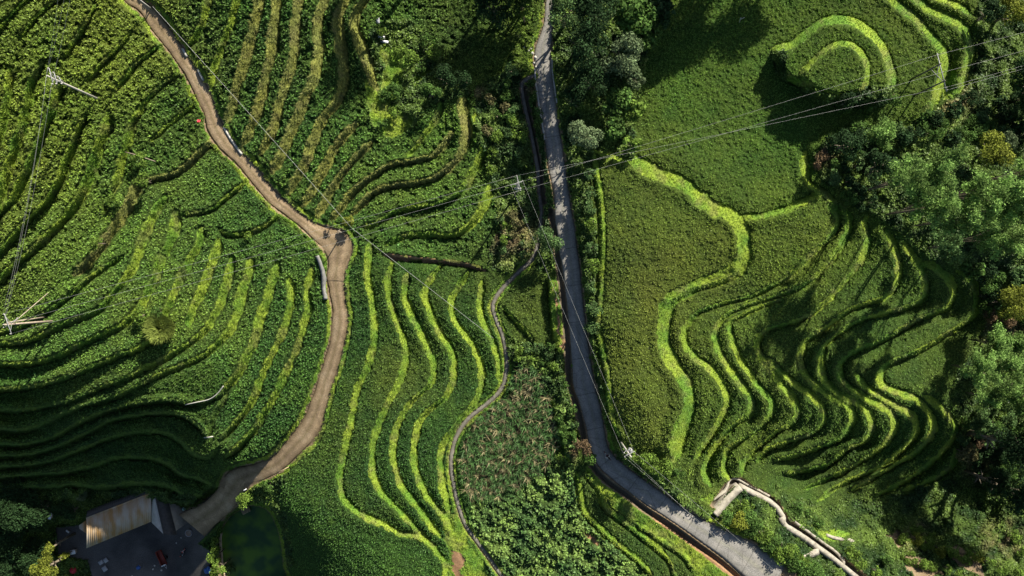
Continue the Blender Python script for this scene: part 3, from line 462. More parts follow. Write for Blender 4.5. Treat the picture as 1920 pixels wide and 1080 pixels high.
mring = (inpoly(catmull(MOUND, 6, True), UU, VV) | (BD < 3)) & (UU > 1430) & (UU < 1680) & (VV > 95) & (VV < 215) & ((VV > 162 - (UU - 1560) * .02) | (UU < 1475)) & ~inpoly(catmull(MOUND2, 6, True), UU, VV)
cover[mring] = SCRUB  # weeds on the knoll's shaded side, their dark colour deepening its shade
en = (vnoise(9, 77, 2) - .5) * 7.5
gr = (BD + en * .9 < 0) & ((cover == RICE) | (cover == CORN) | (cover == BEAN))
cover[gr] = GRASS
cover[(ROADEDGE + en < 9) & (cover != SCRUB)] = GRASS
cover[(ROADEDGE + en < 3)] = SOIL
cover[(PATHEDGE + en * .8 < 5) & (cover != SCRUB)] = GRASS; cover[PATHEDGE < 1.0] = SOIL
cover[DITCHD + en * .5 < 2] = SOIL
for p in ([(1695,1046),(1720,1040),(1755,1060),(1770,1080),(1720,1085),(1700,1070)],[(1770,1030),(1800,1024),(1840,1050),(1850,1085),(1820,1075),(1790,1050)],[(1660,1000),(1685,995),(1700,1020),(1690,1030)]): cover[inpoly(p, UU + wob, VV + wo2)] = SOIL
cover[YARDIN] = SOIL
cover[(PSD > -2) & (PSD < 6) & (cover != SOIL)] = GRASS
cover[inpoly(PONDP, UU, VV)] = SOIL
redsoil = [[(1225,962),(1250,978),(1310,1022),(1360,1058),(1400,1090),(1385,1095),(1335,1055),(1280,1012),(1225,975)],[(845,1028),(868,1040),(868,1085),(848,1085)],[(715,470),(745,475),(800,482),(880,492),(915,508),(905,515),(850,498),(780,490),(722,486)],[(1040,520),(1046,560),(1052,610),(1058,655),(1052,655),(1045,600)],[(1098,1000),(1112,1006),(1128,1018),(1120,1022),(1105,1012)]]
RED = np.zeros((NV, NU), bool)
for p in redsoil: RED |= inpoly(p, UU + en * 2, VV + en * 2)
cover[RED & (cover != RICE)] = SOIL
LROWS = [(1690,1000),(1960,1000),(1960,1130),(1690,1130)]
ROAD1_C = [tuple(p) for p in R1[2][::6]]; ROAD2_C = [tuple(p) for p in R2[2][::6]]
LEFTP = [(-300,-300),(200,-300)] + ROAD1_C + [(345,1000),(345,1400),(-300,1400)]
# crops stand above the soil; each cover has its own canopy height
edge = np.minimum(np.minimum(BD, ROADEDGE - 9), PATHEDGE - 5)
ramp = np.clip(edge / 3.0, 0, 1)
fine = vnoise(3.2, 11) - .5; fine2 = vnoise(2.1, 12) - .5; mid = vnoise(14, 13, 2) - .5; big = vnoise(120, 14, 2) - .5
rough = np.where(inpoly(LEFTP, UU, VV), np.where(VV < 560 - UU * .76, 1.9, 1.35), 1.0); rough = np.where(~inpoly(LEFTP, UU, VV) & (UU < 1000) & (VV < 478), 1.6, rough)
holes = np.clip((vnoise(11, 18, 2) - .66) * 8, 0, 1) * (rough > 1.5)
canopy = np.zeros((NV, NU))
canopy += np.where(cover == RICE, (.42 + (fine * .28 + fine2 * .2 + mid * .16) * rough - holes * .5) * ramp, 0)
canopy += np.where(cover == GRASS, .12 + fine * .28 + mid * .35, 0)
canopy += np.where(cover == SCRUB, .5 + fine * .5 + mid * 1.6 + (vnoise(40, 15, 2) - .5) * 1.6, 0)
canopy += np.where(cover == CORN, .1 + fine * .2 + mid * .5, 0)
canopy += np.where(cover == BEAN, .4 + fine * .5 + mid * 2.2, 0)
canopy += np.where(cover == SOIL, fine * .04, 0)
# patchy, thinner stands of rice in the upper left and around gullies
SOILZ = H.copy()
H = H + canopy
# ------------------------------------------------------------------ survey -> world
def at(px, py, dz=0.0, soil=True):
    h = float(bilin(SOILZ if soil else H, px, py)); return np.array([(px - 960) * K * (HC - h), -(py - 540) * K * (HC - h), h + dz])
def at_z(px, py, z): return np.array([(px - 960) * K * (HC - z), -(py - 540) * K * (HC - z), z])
def world(U, Vv, Z): return np.stack([(U - 960) * K * (HC - Z), -(Vv - 540) * K * (HC - Z), Z], -1)
WP = world(UU, VV, H)
# ------------------------------------------------------------------ colours of the plants (reflectance; lower left grass carries shade)
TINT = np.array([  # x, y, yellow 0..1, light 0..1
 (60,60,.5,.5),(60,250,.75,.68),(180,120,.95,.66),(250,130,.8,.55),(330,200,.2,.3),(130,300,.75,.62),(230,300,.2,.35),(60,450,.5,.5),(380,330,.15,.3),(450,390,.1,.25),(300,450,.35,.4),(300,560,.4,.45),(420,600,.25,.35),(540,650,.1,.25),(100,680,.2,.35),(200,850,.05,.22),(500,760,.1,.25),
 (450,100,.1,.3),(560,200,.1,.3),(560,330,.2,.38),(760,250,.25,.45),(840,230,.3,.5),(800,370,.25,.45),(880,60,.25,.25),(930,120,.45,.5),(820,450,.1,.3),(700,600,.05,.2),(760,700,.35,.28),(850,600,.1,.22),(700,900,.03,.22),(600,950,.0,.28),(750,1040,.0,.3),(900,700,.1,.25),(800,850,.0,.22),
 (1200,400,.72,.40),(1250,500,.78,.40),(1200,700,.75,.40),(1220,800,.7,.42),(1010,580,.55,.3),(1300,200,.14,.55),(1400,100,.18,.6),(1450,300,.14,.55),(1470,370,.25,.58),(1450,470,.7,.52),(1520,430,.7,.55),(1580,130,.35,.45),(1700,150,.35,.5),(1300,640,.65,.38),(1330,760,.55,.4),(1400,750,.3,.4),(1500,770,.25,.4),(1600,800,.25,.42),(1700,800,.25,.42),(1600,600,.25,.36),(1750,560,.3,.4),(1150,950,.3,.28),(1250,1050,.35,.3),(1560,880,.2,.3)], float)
def idw(col):
    cu_, cv_ = np.meshgrid(np.arange(U0, U1 + 41, 20), np.arange(V0, V1 + 41, 20)); d = (cu_[..., None] - TINT[:, 0]) ** 2 + (cv_[..., None] - TINT[:, 1]) ** 2
    w = 1 / (d + 900) ** 1.7; z = (w * TINT[:, col]).sum(-1) / w.sum(-1)
    x = (UU - U0) / 20; y = (VV - V0) / 20; i = x.astype(int); j = y.astype(int); fx = x - i; fy = y - j
    return (z[j, i] * (1 - fx) + z[j, i + 1] * fx) * (1 - fy) + (z[j + 1, i] * (1 - fx) + z[j + 1, i + 1] * fx) * fy
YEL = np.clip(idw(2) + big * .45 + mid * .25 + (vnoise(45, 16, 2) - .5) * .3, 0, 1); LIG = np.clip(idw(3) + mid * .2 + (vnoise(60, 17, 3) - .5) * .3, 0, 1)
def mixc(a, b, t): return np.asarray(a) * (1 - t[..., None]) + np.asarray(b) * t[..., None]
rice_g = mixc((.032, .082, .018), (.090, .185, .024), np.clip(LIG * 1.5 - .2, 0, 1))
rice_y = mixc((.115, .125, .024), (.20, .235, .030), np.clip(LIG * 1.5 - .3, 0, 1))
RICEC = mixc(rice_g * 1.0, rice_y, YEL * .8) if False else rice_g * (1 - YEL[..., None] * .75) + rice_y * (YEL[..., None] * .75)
gn_ = np.clip(.5 + (vnoise(30, 41, 4) - .5) * 2.6, 0, 1)
GRASSC = mixc((.10, .20, .024), (.22, .30, .034), gn_)
GRASSC = GRASSC * (1 - BBROWN[..., None] * .55) + np.array((.23, .19, .075)) * (BBROWN[..., None] * .55)
dryg = np.clip((vnoise(20, 48, 3) - .58) * 6, 0, 1)[..., None] * .45
GRASSC = GRASSC * (1 - dryg) + np.array((.15, .135, .06)) * dryg
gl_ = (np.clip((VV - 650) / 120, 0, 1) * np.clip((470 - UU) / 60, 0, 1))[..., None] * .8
GRASSC = GRASSC * (1 - gl_) + np.array((.055, .105, .022)) * gl_  # shade of the lower left hillside mixed into the grass colour
sn = np.clip(.5 + (vnoise(26, 42, 3) - .5) * 2.4, 0, 1)
SCRUBC = mixc((.024, .056, .014), (.11, .175, .032), sn)
DRY = np.zeros((NV, NU))
for (x, y, r) in ((960,440,55),(1790,190,40),(1560,300,25),(1880,590,60),(1820,850,50),(1090,850,25),(820,95,14),(1720,1010,30),(1880,1010,40),(225,420,40),(895,170,15),(1105,330,12)):
    DRY = np.maximum(DRY, np.clip(1.3 - np.hypot(UU - x, VV - y) / r, 0, 1))
DRY *= np.clip(vnoise(12, 43, 2) * 2 - .5, 0, 1)
SCRUBC = SCRUBC * (1 - DRY[..., None] * .7) + np.array((.25, .17, .10)) * (DRY[..., None] * .7)
SOILC = mixc((.12, .085, .05), (.22, .165, .105), np.clip(vnoise(16, 44, 3), 0, 1))
SOILC[RED] = mixc((.20, .115, .06), (.29, .175, .10), vnoise(8, 45, 2))[RED]
SOILC[YARDIN] = mixc((.045, .045, .046), (.11, .105, .10), np.clip(vnoise(30, 46, 3) * 1.6 - .3, 0, 1))[YARDIN]
dd = (DITCHD < 0) & ~RED; SOILC[dd] = (.10, .085, .06)
CORNC = mixc((.06, .043, .028), (.04, .055, .02), np.clip(vnoise(10, 47, 2), 0, 1))
BEANC = mixc((.045, .095, .025), (.13, .205, .045), sn)
COLR = np.zeros((NV, NU, 3))
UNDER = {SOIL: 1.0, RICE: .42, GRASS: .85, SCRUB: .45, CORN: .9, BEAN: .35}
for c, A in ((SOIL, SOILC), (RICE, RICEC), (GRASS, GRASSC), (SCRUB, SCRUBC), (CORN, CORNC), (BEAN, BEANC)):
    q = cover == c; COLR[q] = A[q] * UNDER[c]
# ------------------------------------------------------------------ split the sheet into plots and covers
RIGHTP = [(2300,-300),(1030,-300)] + ROAD2_C + [(1500,1130),(1500,1400),(2300,1400)]
CEN = [(1110,285),(1147,290),(1227,323),(1280,345),(1345,392),(1372,402),(1393,453),(1393,487),(1343,530),(1260,567),(1243,627),(1250,660),(1285,715),(1292,747),(1270,820),(1264,860),(1163,822),(1137,710),(1117,610),(1126,493)]
UPR = [(1262,-240),(1660,-240),(1673,0),(1640,30),(1640,100),(1690,240),(1600,240),(1515,290),(1508,320),(1537,358),(1483,390),(1395,405),(1345,392),(1280,345),(1227,323),(1186,300),(1186,200),(1215,100)]
SEC = [(1395,405),(1483,390),(1537,358),(1553,383),(1570,410),(1563,435),(1487,512),(1410,555),(1313,583),(1282,623),(1287,650),(1333,693),(1363,743),(1337,807),(1297,862),(1264,860),(1292,747),(1243,627),(1260,567),(1393,487)]
VTR = [(1673,-240),(1850,-240),(1850,200),(1700,240),(1650,235),(1640,100),(1640,30)]
zone = np.full((NV, NU), 1, np.int16)
inL = inpoly(LEFTP, UU, VV); inR = inpoly(RIGHTP, UU, VV)
zone[inL] = 0; zone[inR] = 2
zr = zone.copy().astype(int)     # finer zones for rice
zr[inL] = 10; zr[inL & (VV > 560 - UU * .76)] = 11; zr[inL & (VV > 720 - .1 * UU) & (UU < 420)] = 12
mm = ~inL & ~inR; zr[mm] = 20; zr[mm & (VV > 478)] = 21; zr[mm & (UU > 945) & (VV > 478) & (VV < 700)] = 23; zr[mm & (UU > 1070) & (VV > 800)] = 24
zr[mm & inpoly([(520,880),(640,800),(638,907),(660,953),(747,1000),(800,1013),(836,1082),(840,1300),(520,1300)], UU, VV)] = 22
zr[mm & (UU > 840) & (VV < 175)] = 25
zr[inR] = 35; zr[inR & inpoly(VTR, UU, VV)] = 34; zr[inR & inpoly(UPR, UU, VV)] = 31; zr[inR & inpoly(SEC, UU, VV)] = 33; zr[inR & inpoly(CEN, UU, VV)] = 30; zr[inR & inpoly(MOUND, UU, VV)] = 32
RICE_LABEL = {10:'yellow green rice strips on the slope left of the upper dirt road',11:'fan of rice strips bending left of the dirt road bend',12:'dark green rice strips stepping down to the house',
 20:'rice strips with brown banks right of the upper dirt road',21:'dark green rice strips between yellow ridges right of the dirt road',22:'wide dark rice field beside the green pond',23:'small brownish rice plot between footpath and paved road',24:'narrow rice strips along the bottom left of the paved road',25:'shaded rice plots left of the paved road at the top edge',
 30:'large lobed field of yellowing rice just right of the paved road',31:'broad bright green rice field below the horseshoe knoll',32:'rice on the horseshoe shaped knoll',33:'yellowing rice field curling around the large lobed field',34:'rice strips under the twin poles beside the right gully',35:'curving green rice terraces stepping down to the right gully'}
# tufts --------------------------------------------------------------
def scatter(mask_fn_cover, spacing, seed):
    r = np.random.default_rng(seed)
    u, v = np.meshgrid(np.arange(-60, 1980, spacing), np.arange(-60, 1140, spacing)); u = u + (r.random(u.shape) - .5) * spacing; v = v + (r.random(v.shape) - .5) * spacing
    u = u.ravel(); v = v.ravel(); i = np.rint((u - U0) / STEP).astype(int); j = np.rint((v - V0) / STEP).astype(int)
    k = cover[j, i] == mask_fn_cover; return u[k], v[k], j[k], i[k], r
def blades(P, colr, r, nb, length, width, lean, rise, jit, droop=0.0, cvar=.35):
    """triangle leaves around tuft points P (n,3)"""
    n = len(P); Pn = np.repeat(P, nb, 0); c = np.repeat(colr, nb, 0); N = len(Pn)
    a = r.random(N) * 2 * math.pi; L = length * (.6 + .8 * r.random(N)); ln = lean * (.4 + 1.2 * r.random(N))
    d = np.stack([np.cos(a), np.sin(a), np.zeros(N)], 1); s = np.stack([-np.sin(a), np.cos(a), np.zeros(N)], 1)
    off = (r.random((N, 3)) - .5) * np.array([jit, jit, jit * .3])
    base = Pn + off; base[:, 2] -= .06
    w = (width * (.6 + .8 * r.random(N)))[:, None]
    tip = base + d * (L * ln)[:, None]; tip[:, 2] += L * rise * (.5 + r.random(N)) - droop * L * ln
    V = np.empty((N * 3, 3)); V[0::3] = base - s * w; V[1::3] = base + s * w; V[2::3] = tip
    cv = c * (1 + (r.random((N, 1)) - .45) * 2 * cvar); Cc = np.repeat(np.clip(cv, 0, 1), 3, 0)
    F = np.arange(N * 3).reshape(-1, 3)
    return V, F, Cc
def leaves4(P, colr, r, nb, size, jit, tilt=.6, cvar=.35):
    """diamond leaves"""
    Pn = np.repeat(P, nb, 0); c = np.repeat(colr, nb, 0); N = len(Pn)
    Pn = Pn + (r.random((N, 3)) - [.5, .5, .3]) * np.array([jit, jit, jit * .6])
    nrm = r.normal(size=(N, 3)) * tilt + np.array([0.15, 0.2, 1.0]); nrm /= np.linalg.norm(nrm, axis=1)[:, None]
    a = np.cross(nrm, r.normal(size=(N, 3))); a /= np.linalg.norm(a, axis=1)[:, None] + 1e-9; b = np.cross(nrm, a)
    s = (size * (.6 + .8 * r.random(N)))[:, None]
    V = np.empty((N * 4, 3)); V[0::4] = Pn - a * s; V[1::4] = Pn + b * s * .6; V[2::4] = Pn + a * s; V[3::4] = Pn - b * s * .6
    cv = np.clip(c * (1 + (r.random((N, 1)) - .45) * 2 * cvar), 0, 1); return V, np.arange(N * 4).reshape(-1, 4), np.repeat(cv, 4, 0)
TUFT = {}
u, v, j, i, r = scatter(RICE, 2.6, 1)
P = WP[j, i] + np.stack([(u - us[i]) * .085, -(v - vs[j]) * .085, np.zeros(len(u))], 1)
tv = 1 + (r.random((len(u), 1)) - .5) * .6
keep = edge[j, i] > 2.6; P = P[keep]; jj, ii = j[keep], i[keep]; tv = tv[keep]
RICE_T = (P, RICEC[jj, ii] * tv * 1.6, zr[jj, ii], edge[jj, ii])
u, v, j, i, r = scatter(GRASS, 2.2, 2); GRASS_T = (WP[j, i], GRASSC[j, i] * (1 + (r.random((len(u), 1)) - .5) * .4), zone[j, i])
u, v, j, i, r = scatter(SCRUB, 3.4, 3); SCRUB_T = (WP[j, i], SCRUBC[j, i] * (1 + (r.random((len(u), 1)) - .5) * .6) * 1.2, zone[j, i])
u, v, j, i, r = scatter(BEAN, 5.0, 4); BEAN_T = (WP[j, i], BEANC[j, i] * (1 + (r.random((len(u), 1)) - .5) * .6) * 1.25, zone[j, i])
u, v, j, i, r = scatter(CORN, 7.5, 5); CORN_T = (WP[j, i] + [0, 0, 1.0], np.where(r.random((len(u), 1)) < .25, np.array((.24, .21, .11)), np.array((.06, .13, .035))) * (1 + (r.random((len(u), 1)) - .5) * .6), zone[j, i])
ok_f = np.ones((NV - 1, NU - 1), bool)
fc = cover[:-1, :-1]; fz = zone[:-1, :-1]; fr = zr[:-1, :-1]
IDX = np.arange(NV * NU).reshape(NV, NU)
QUADS = np.stack([IDX[:-1, :-1], IDX[1:, :-1], IDX[1:, 1:], IDX[:-1, 1:]], -1)
WPF = WP.reshape(-1, 3); CF = COLR.reshape(-1, 3)
def sheet(name, fm, tufts, label, cat, kind):
    q = QUADS[fm]; 
    if len(q) == 0: return None
    uq, inv = np.unique(q, return_inverse=True); V = [WPF[uq]]; Cc = [CF[uq]]; F4 = [inv.reshape(-1, 4)]; F3 = []; n = len(uq); n4g = len(q)
    lf4 = []
    for kindt, tv_, tf, tc in tufts:
        if len(tf) == 0: continue
        V.append(tv_); Cc.append(tc)
        (F3 if kindt == 3 else lf4).append(tf + n); n += len(tv_)
    allF4 = np.concatenate(F4 + lf4); F3 = np.concatenate(F3) if F3 else None
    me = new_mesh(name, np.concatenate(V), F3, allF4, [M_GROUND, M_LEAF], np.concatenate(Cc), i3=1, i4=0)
    if lf4:
        mi = np.zeros(len(me.polygons), np.int32); mi[n4g:] = 1; me.polygons.foreach_set('material_index', mi)
    o = obj(name, me); tag(o, label, cat, None, kind); return o
r = np.random.default_rng(99)
for z, lab in RICE_LABEL.items():
    k = RICE_T[2] == z
    P_, c_ = RICE_T[0][k], RICE_T[1][k]; e_ = RICE_T[3][k]
    if z in (10, 20, 11):                       # leafier, clumpier crops
        q = (r.random(len(P_)) < (.55 if z != 11 else .75)) & (e_ > 4.2); P_, c_ = P_[q], c_[q]
        b = blades(P_, c_, r, 6, .34 if z == 10 else .29, .050, .62, .68, .18, 0, .5)
        l = leaves4(P_[::2] + [0, 0, .12], c_[::2] * 1.15, r, 3, .10, .22, .6, .42); tf = [(3, *b), (4, *l)]
    else:
        b = blades(P_, c_, r, 6, .25 if z in (31, 30) else .29, .042, .62, .66, .15); tf = [(3, *b)]
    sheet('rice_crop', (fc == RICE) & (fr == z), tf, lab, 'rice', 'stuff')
for z, zl in ((0, 'left of the dirt road'), (1, 'between the dirt road and the paved road'), (2, 'right of the paved road')):
    k = GRASS_T[2] == z; b = blades(GRASS_T[0][k], GRASS_T[1][k], r, 4, .30, .045, .8, .6, .2)
    sheet('grass', (fc == GRASS) & (fz == z), [(3, *b)], 'bright yellow green grass on the terrace banks ' + zl, 'grass', 'stuff')
    k = SCRUB_T[2] == z; l = leaves4(SCRUB_T[0][k], SCRUB_T[1][k], r, 4, .17, .5); b = blades(SCRUB_T[0][k][::3], SCRUB_T[1][k][::3] * 1.1, r, 3, .6, .05, .8, .7, .3)
    sheet('undergrowth', (fc == SCRUB) & (fz == z), [(4, *l), (3, *b)], 'tangled weeds and low undergrowth on rough ground ' + zl, 'undergrowth', 'stuff')
l = leaves4(BEAN_T[0], BEAN_T[1] * 1.15, r, 7, .19, .40, .5, .35)
sheet('bean_vines', fc == BEAN, [(4, *l)], 'dense broad leaved vegetable patch at the bottom beside the footpath', 'vegetables', 'stuff')
b = blades(CORN_T[0], CORN_T[1], r, 14, .80, .062, .85, .8, .1, .3)
sheet('maize_crop', fc == CORN, [(3, *b)], 'sparse dry maize on brown soil right of the footpath', 'maize', 'stuff')
sheet('ground', fc == SOIL, [], None, None, 'structure')
# far land around the surveyed valley
ed_ = np.concatenate([np.stack([np.zeros(NU, int), np.arange(NU)], 1), np.stack([np.arange(NV), np.full(NV, NU - 1)], 1), np.stack([np.full(NU, NV - 1), np.arange(NU)[::-1]], 1), np.stack([np.arange(NV)[::-1], np.zeros(NV, int)], 1)])[::6]
EB = WP[ed_[:, 0], ed_[:, 1]]; rows = []
for q in (.985, 1.0, 1.04, 1.12, 1.3, 1.6, 2.1, 3, 4.5, 7, 11, 18):
    X, Y = EB[:, 0] * q, EB[:, 1] * q; t = np.clip((q - 1) / 2.2, 0, 1); t = t * t * (3 - 2 * t)
    roll = 6 + 30 * np.sin(X / 170 + 1) * np.cos(Y / 210) + 10 * np.sin(X / 47 + Y / 63)
    rows.append(np.stack([X, Y, np.where(q < 1, EB[:, 2] - 2.5, EB[:, 2] * (1 - t) + roll * t - .2)], 1))
n = len(EB); ix = np.arange(n * len(rows)).reshape(len(rows), n); nx = np.roll(ix, -1, 1)
q = np.stack([ix[:-1], ix[1:], nx[1:], nx[:-1]], -1).reshape(-1, 4)
o = obj('hills', new_mesh('hills', np.concatenate(rows), None, q, [noise_mat('far_green', (.03, .07, .02), (.09, .13, .03), .08, .95)], smooth=True)); tag(o, kind='structure')
# ------------------------------------------------------------------ roads, path, pond
def ribbon(name, Lc, Rc, z, mat, lift, edge_noise=.0, seed=1, nc=7, thick=.3):
    n = len(Lc); r = np.random.default_rng(seed); e1 = np.convolve(r.normal(size=n + 4), np.ones(5) / 5, 'valid') * edge_noise; e2 = np.convolve(r.normal(size=n + 4), np.ones(5) / 5, 'valid') * edge_noise
    d = Rc - Lc; d /= np.linalg.norm(d, axis=1)[:, None] + 1e-9
    L2 = Lc - d * e1[:, None]; R2_ = Rc + d * e2[:, None]; rows = []
    for k in range(nc):
        t = k / (nc - 1); q = L2 * (1 - t) + R2_ * t; zz = z + lift - .10 * abs(2 * t - 1) ** 2; rows.append(world(q[:, 0], q[:, 1], zz))
    a = rows[0].copy(); a[:, 2] -= thick; b = rows[-1].copy(); b[:, 2] -= thick; rows = [a] + rows + [b]; m = len(rows)
    V = np.stack(rows, 1).reshape(-1, 3); ix = np.arange(n * m).reshape(n, m)
    q = np.stack([ix[:-1, :-1], ix[1:, :-1], ix[1:, 1:], ix[:-1, 1:]], -1).reshape(-1, 4)
    me = new_mesh(name, V, None, q, [mat]); al = np.append(0, np.cumsum(np.linalg.norm(np.diff(rows[m // 2][:, :2], axis=0), axis=1)))
    tt_ = np.array([0] + [k / (nc - 1) for k in range(nc)] + [1.0]); a1 = me.attributes.new('Across', 'FLOAT', 'POINT'); a1.data.foreach_set('value', np.tile(tt_, n).astype(np.float32))
    a2 = me.attributes.new('Along', 'FLOAT', 'POINT'); a2.data.foreach_set('value', np.repeat(al, m).astype(np.float32)); return obj(name, me)
def road_mat(name, c1, c2, c3, patch, crackc, bump, joints=0):
    m, t, p = mat_base(name); g = t.nodes.new('ShaderNodeNewGeometry')
    def noise(sc, det=6):
        n = t.nodes.new('ShaderNodeTexNoise'); n.inputs['Scale'].default_value = sc; n.inputs['Detail'].default_value = det; n.inputs['Roughness'].default_value = .7
        t.links.new(g.outputs['Position'], n.inputs['Vector']); return n
    def ramp(n, els):
        r = t.nodes.new('ShaderNodeValToRGB'); e = r.color_ramp.elements; e[0].position, e[0].color = els[0][0], (*els[0][1], 1); e[1].position, e[1].color = els[-1][0], (*els[-1][1], 1)
        for q, c in els[1:-1]: x = e.new(q); x.color = (*c, 1)
        t.links.new(n, r.inputs[0]); return r
    a = ramp(noise(.35).outputs['Fac'], [(.3, c1), (.5, c2), (.7, c3)]); b = ramp(noise(5.5, 9).outputs['Fac'], [(.32, (.45, .45, .45)), (.5, (.95, .95, .95)), (.68, (1.35, 1.3, 1.25))])
    mul = t.nodes.new('ShaderNodeMixRGB'); mul.blend_type = 'MULTIPLY'; mul.inputs[0].default_value = .75; t.links.new(a.outputs[0], mul.inputs[1]); t.links.new(b.outputs[0], mul.inputs[2])
    vo = t.nodes.new('ShaderNodeTexVoronoi'); vo.feature = 'DISTANCE_TO_EDGE'; vo.inputs['Scale'].default_value = .22
    wp = t.nodes.new('ShaderNodeMixRGB'); wp.inputs[0].default_value = .12; nn = noise(1.2); t.links.new(g.outputs['Position'], wp.inputs[1]); t.links.new(nn.outputs['Color'], wp.inputs[2]); t.links.new(wp.outputs[0], vo.inputs['Vector'])
    cr = ramp(vo.outputs['Distance'], [(0.0, (1, 1, 1)), (.02, (0, 0, 0))]); mx = t.nodes.new('ShaderNodeMixRGB'); mx.inputs[2].default_value = (*crackc, 1)
    sc = t.nodes.new('ShaderNodeMath'); sc.operation = 'MULTIPLY'; sc.inputs[1].default_value = .45; t.links.new(cr.outputs[0], sc.inputs[0])
    t.links.new(sc.outputs[0], mx.inputs[0]); t.links.new(mul.outputs[0], mx.inputs[1]); t.links.new(mx.outputs[0], p.inputs['Base Color'])
    ax = t.nodes.new('ShaderNodeAttribute'); ax.attribute_name = 'Across'
    wv = t.nodes.new('ShaderNodeMath'); wv.operation = 'MULTIPLY_ADD'; wv.inputs[1].default_value = .22; wv.inputs[2].default_value = -.11; t.links.new(noise(.5, 4).outputs['Fac'], wv.inputs[0])
    ad = t.nodes.new('ShaderNodeMath'); ad.operation = 'ADD'; t.links.new(ax.outputs['Fac'], ad.inputs[0]); t.links.new(wv.outputs[0], ad.inputs[1])
    d_, l_ = (.62, 1.18) if joints == 0 else (.78, 1.08)
    ru = ramp(ad.outputs[0], [(0, (d_, d_, d_ * .95)), (.14, (.9, .9, .88)), (.28, (l_, l_, l_)), (.42, (.92, .92, .9)), (.5, (d_ + .16, d_ + .18, d_ + .08)), (.58, (.92, .92, .9)), (.72, (l_, l_, l_)), (.86, (.9, .9, .88)), (1, (d_, d_, d_ * .95))])
    m3 = t.nodes.new('ShaderNodeMixRGB'); m3.blend_type = 'MULTIPLY'; m3.inputs[0].default_value = 1; t.links.new(mx.outputs[0], m3.inputs[1]); t.links.new(ru.outputs[0], m3.inputs[2]); last = m3
    if joints:
        al = t.nodes.new('ShaderNodeAttribute'); al.attribute_name = 'Along'; dv = t.nodes.new('ShaderNodeMath'); dv.operation = 'DIVIDE'; dv.inputs[1].default_value = joints; t.links.new(al.outputs['Fac'], dv.inputs[0])
        fr_ = t.nodes.new('ShaderNodeMath'); fr_.operation = 'FRACT'; t.links.new(dv.outputs[0], fr_.inputs[0]); jr = ramp(fr_.outputs[0], [(0, (.55, .55, .55)), (.022, (.6, .6, .6)), (.03, (1, 1, 1))])
        m4 = t.nodes.new('ShaderNodeMixRGB'); m4.blend_type = 'MULTIPLY'; m4.inputs[0].default_value = .8; t.links.new(m3.outputs[0], m4.inputs[1]); t.links.new(jr.outputs[0], m4.inputs[2]); last = m4
    t.links.new(last.outputs[0], p.inputs['Base Color'])
    p.inputs['Roughness'].default_value = .93; p.inputs['Specular IOR Level'].default_value = .15
    bp = t.nodes.new('ShaderNodeBump'); bp.inputs['Strength'].default_value = bump; bp.inputs['Distance'].default_value = .08; t.links.new(noise(7, 8).outputs['Fac'], bp.inputs['Height']); t.links.new(bp.outputs[0], p.inputs['Normal'])
    return m
M_DIRTROAD = road_mat('packed_earth_road', (.17, .125, .08), (.25, .185, .115), (.33, .26, .175), .5, (.12, .085, .06), .6)
M_ROAD = road_mat('worn_paving', (.17, .165, .158), (.23, .222, .21), (.31, .29, .265), .5, (.09, .085, .08), .4, 6.0)
tag(ribbon('dirt_road', R1[0], R1[1], R1[3], M_DIRTROAD, .0, 1.9, 3, 13), 'brown dirt road curving down the left hillside to the house', 'road', kind='structure')
tag(ribbon('paved_road', R2[0], R2[1], R2[3], M_ROAD, .0, .9, 4, 11), 'grey paved road running top to bottom right', 'road', kind='structure')
pd = np.gradient(PC, axis=0); pd /= np.linalg.norm(pd, axis=1)[:, None]; pn = np.stack([-pd[:, 1], pd[:, 0]], 1)
tag(ribbon('footpath', PC - pn * 3.5, PC + pn * 3.5, pz, M_PATH, .02, .5, 5, 4, .2), 'narrow grey footpath winding down the valley floor', 'path', kind='structure')
PW = [at_z(x, y, PZ) for x, y in PONDP]; cc = np.mean(PW, 0); n = len(PW)
o = obj('pond_water', new_mesh('pond_water', np.array(PW + [cc]), [(i, n, (i + 1) % n) for i in range(n)], None, [M_WATER])); tag(o, 'dark green pond water beside the house yard', 'water', kind='structure')
#OBJECTS
# ------------------------------------------------------------------ trees and shrubs
TC = {'dark': (.026, .056, .020), 'mid': (.07, .135, .03), 'bright': (.13, .21, .036), 'yellow': (.17, .20, .03), 'pale': (.125, .175, .085), 'bamboo': (.14, .235, .06), 'dry': (.13, .125, .055), 'rust': (.15, .105, .06), 'grassy': (.20, .25, .055), 'greyg': (.085, .15, .05)}
def leaf_mesh(name, P, N_, size, colr, r, asp=.55, cvar=.3):
    n = len(P); nr = N_ + r.normal(size=(n, 3)) * .8; nr /= np.linalg.norm(nr, axis=1)[:, None]
    a = np.cross(nr, r.normal(size=(n, 3))); a /= np.linalg.norm(a, axis=1)[:, None] + 1e-9; b = np.cross(nr, a)
    s = (size * (.55 + .9 * r.random(n)))[:, None]
    V = np.empty((n * 4, 3)); V[0::4] = P - a * s; V[1::4] = P + b * s * asp; V[2::4] = P + a * s; V[3::4] = P - b * s * asp
    c = np.clip(colr * (1 + (r.random((n, 1)) - .5) * 2 * cvar), 0, 1)
    return new_mesh(name, V, None, np.arange(n * 4).reshape(-1, 4), [M_TREE], np.repeat(c, 4, 0))
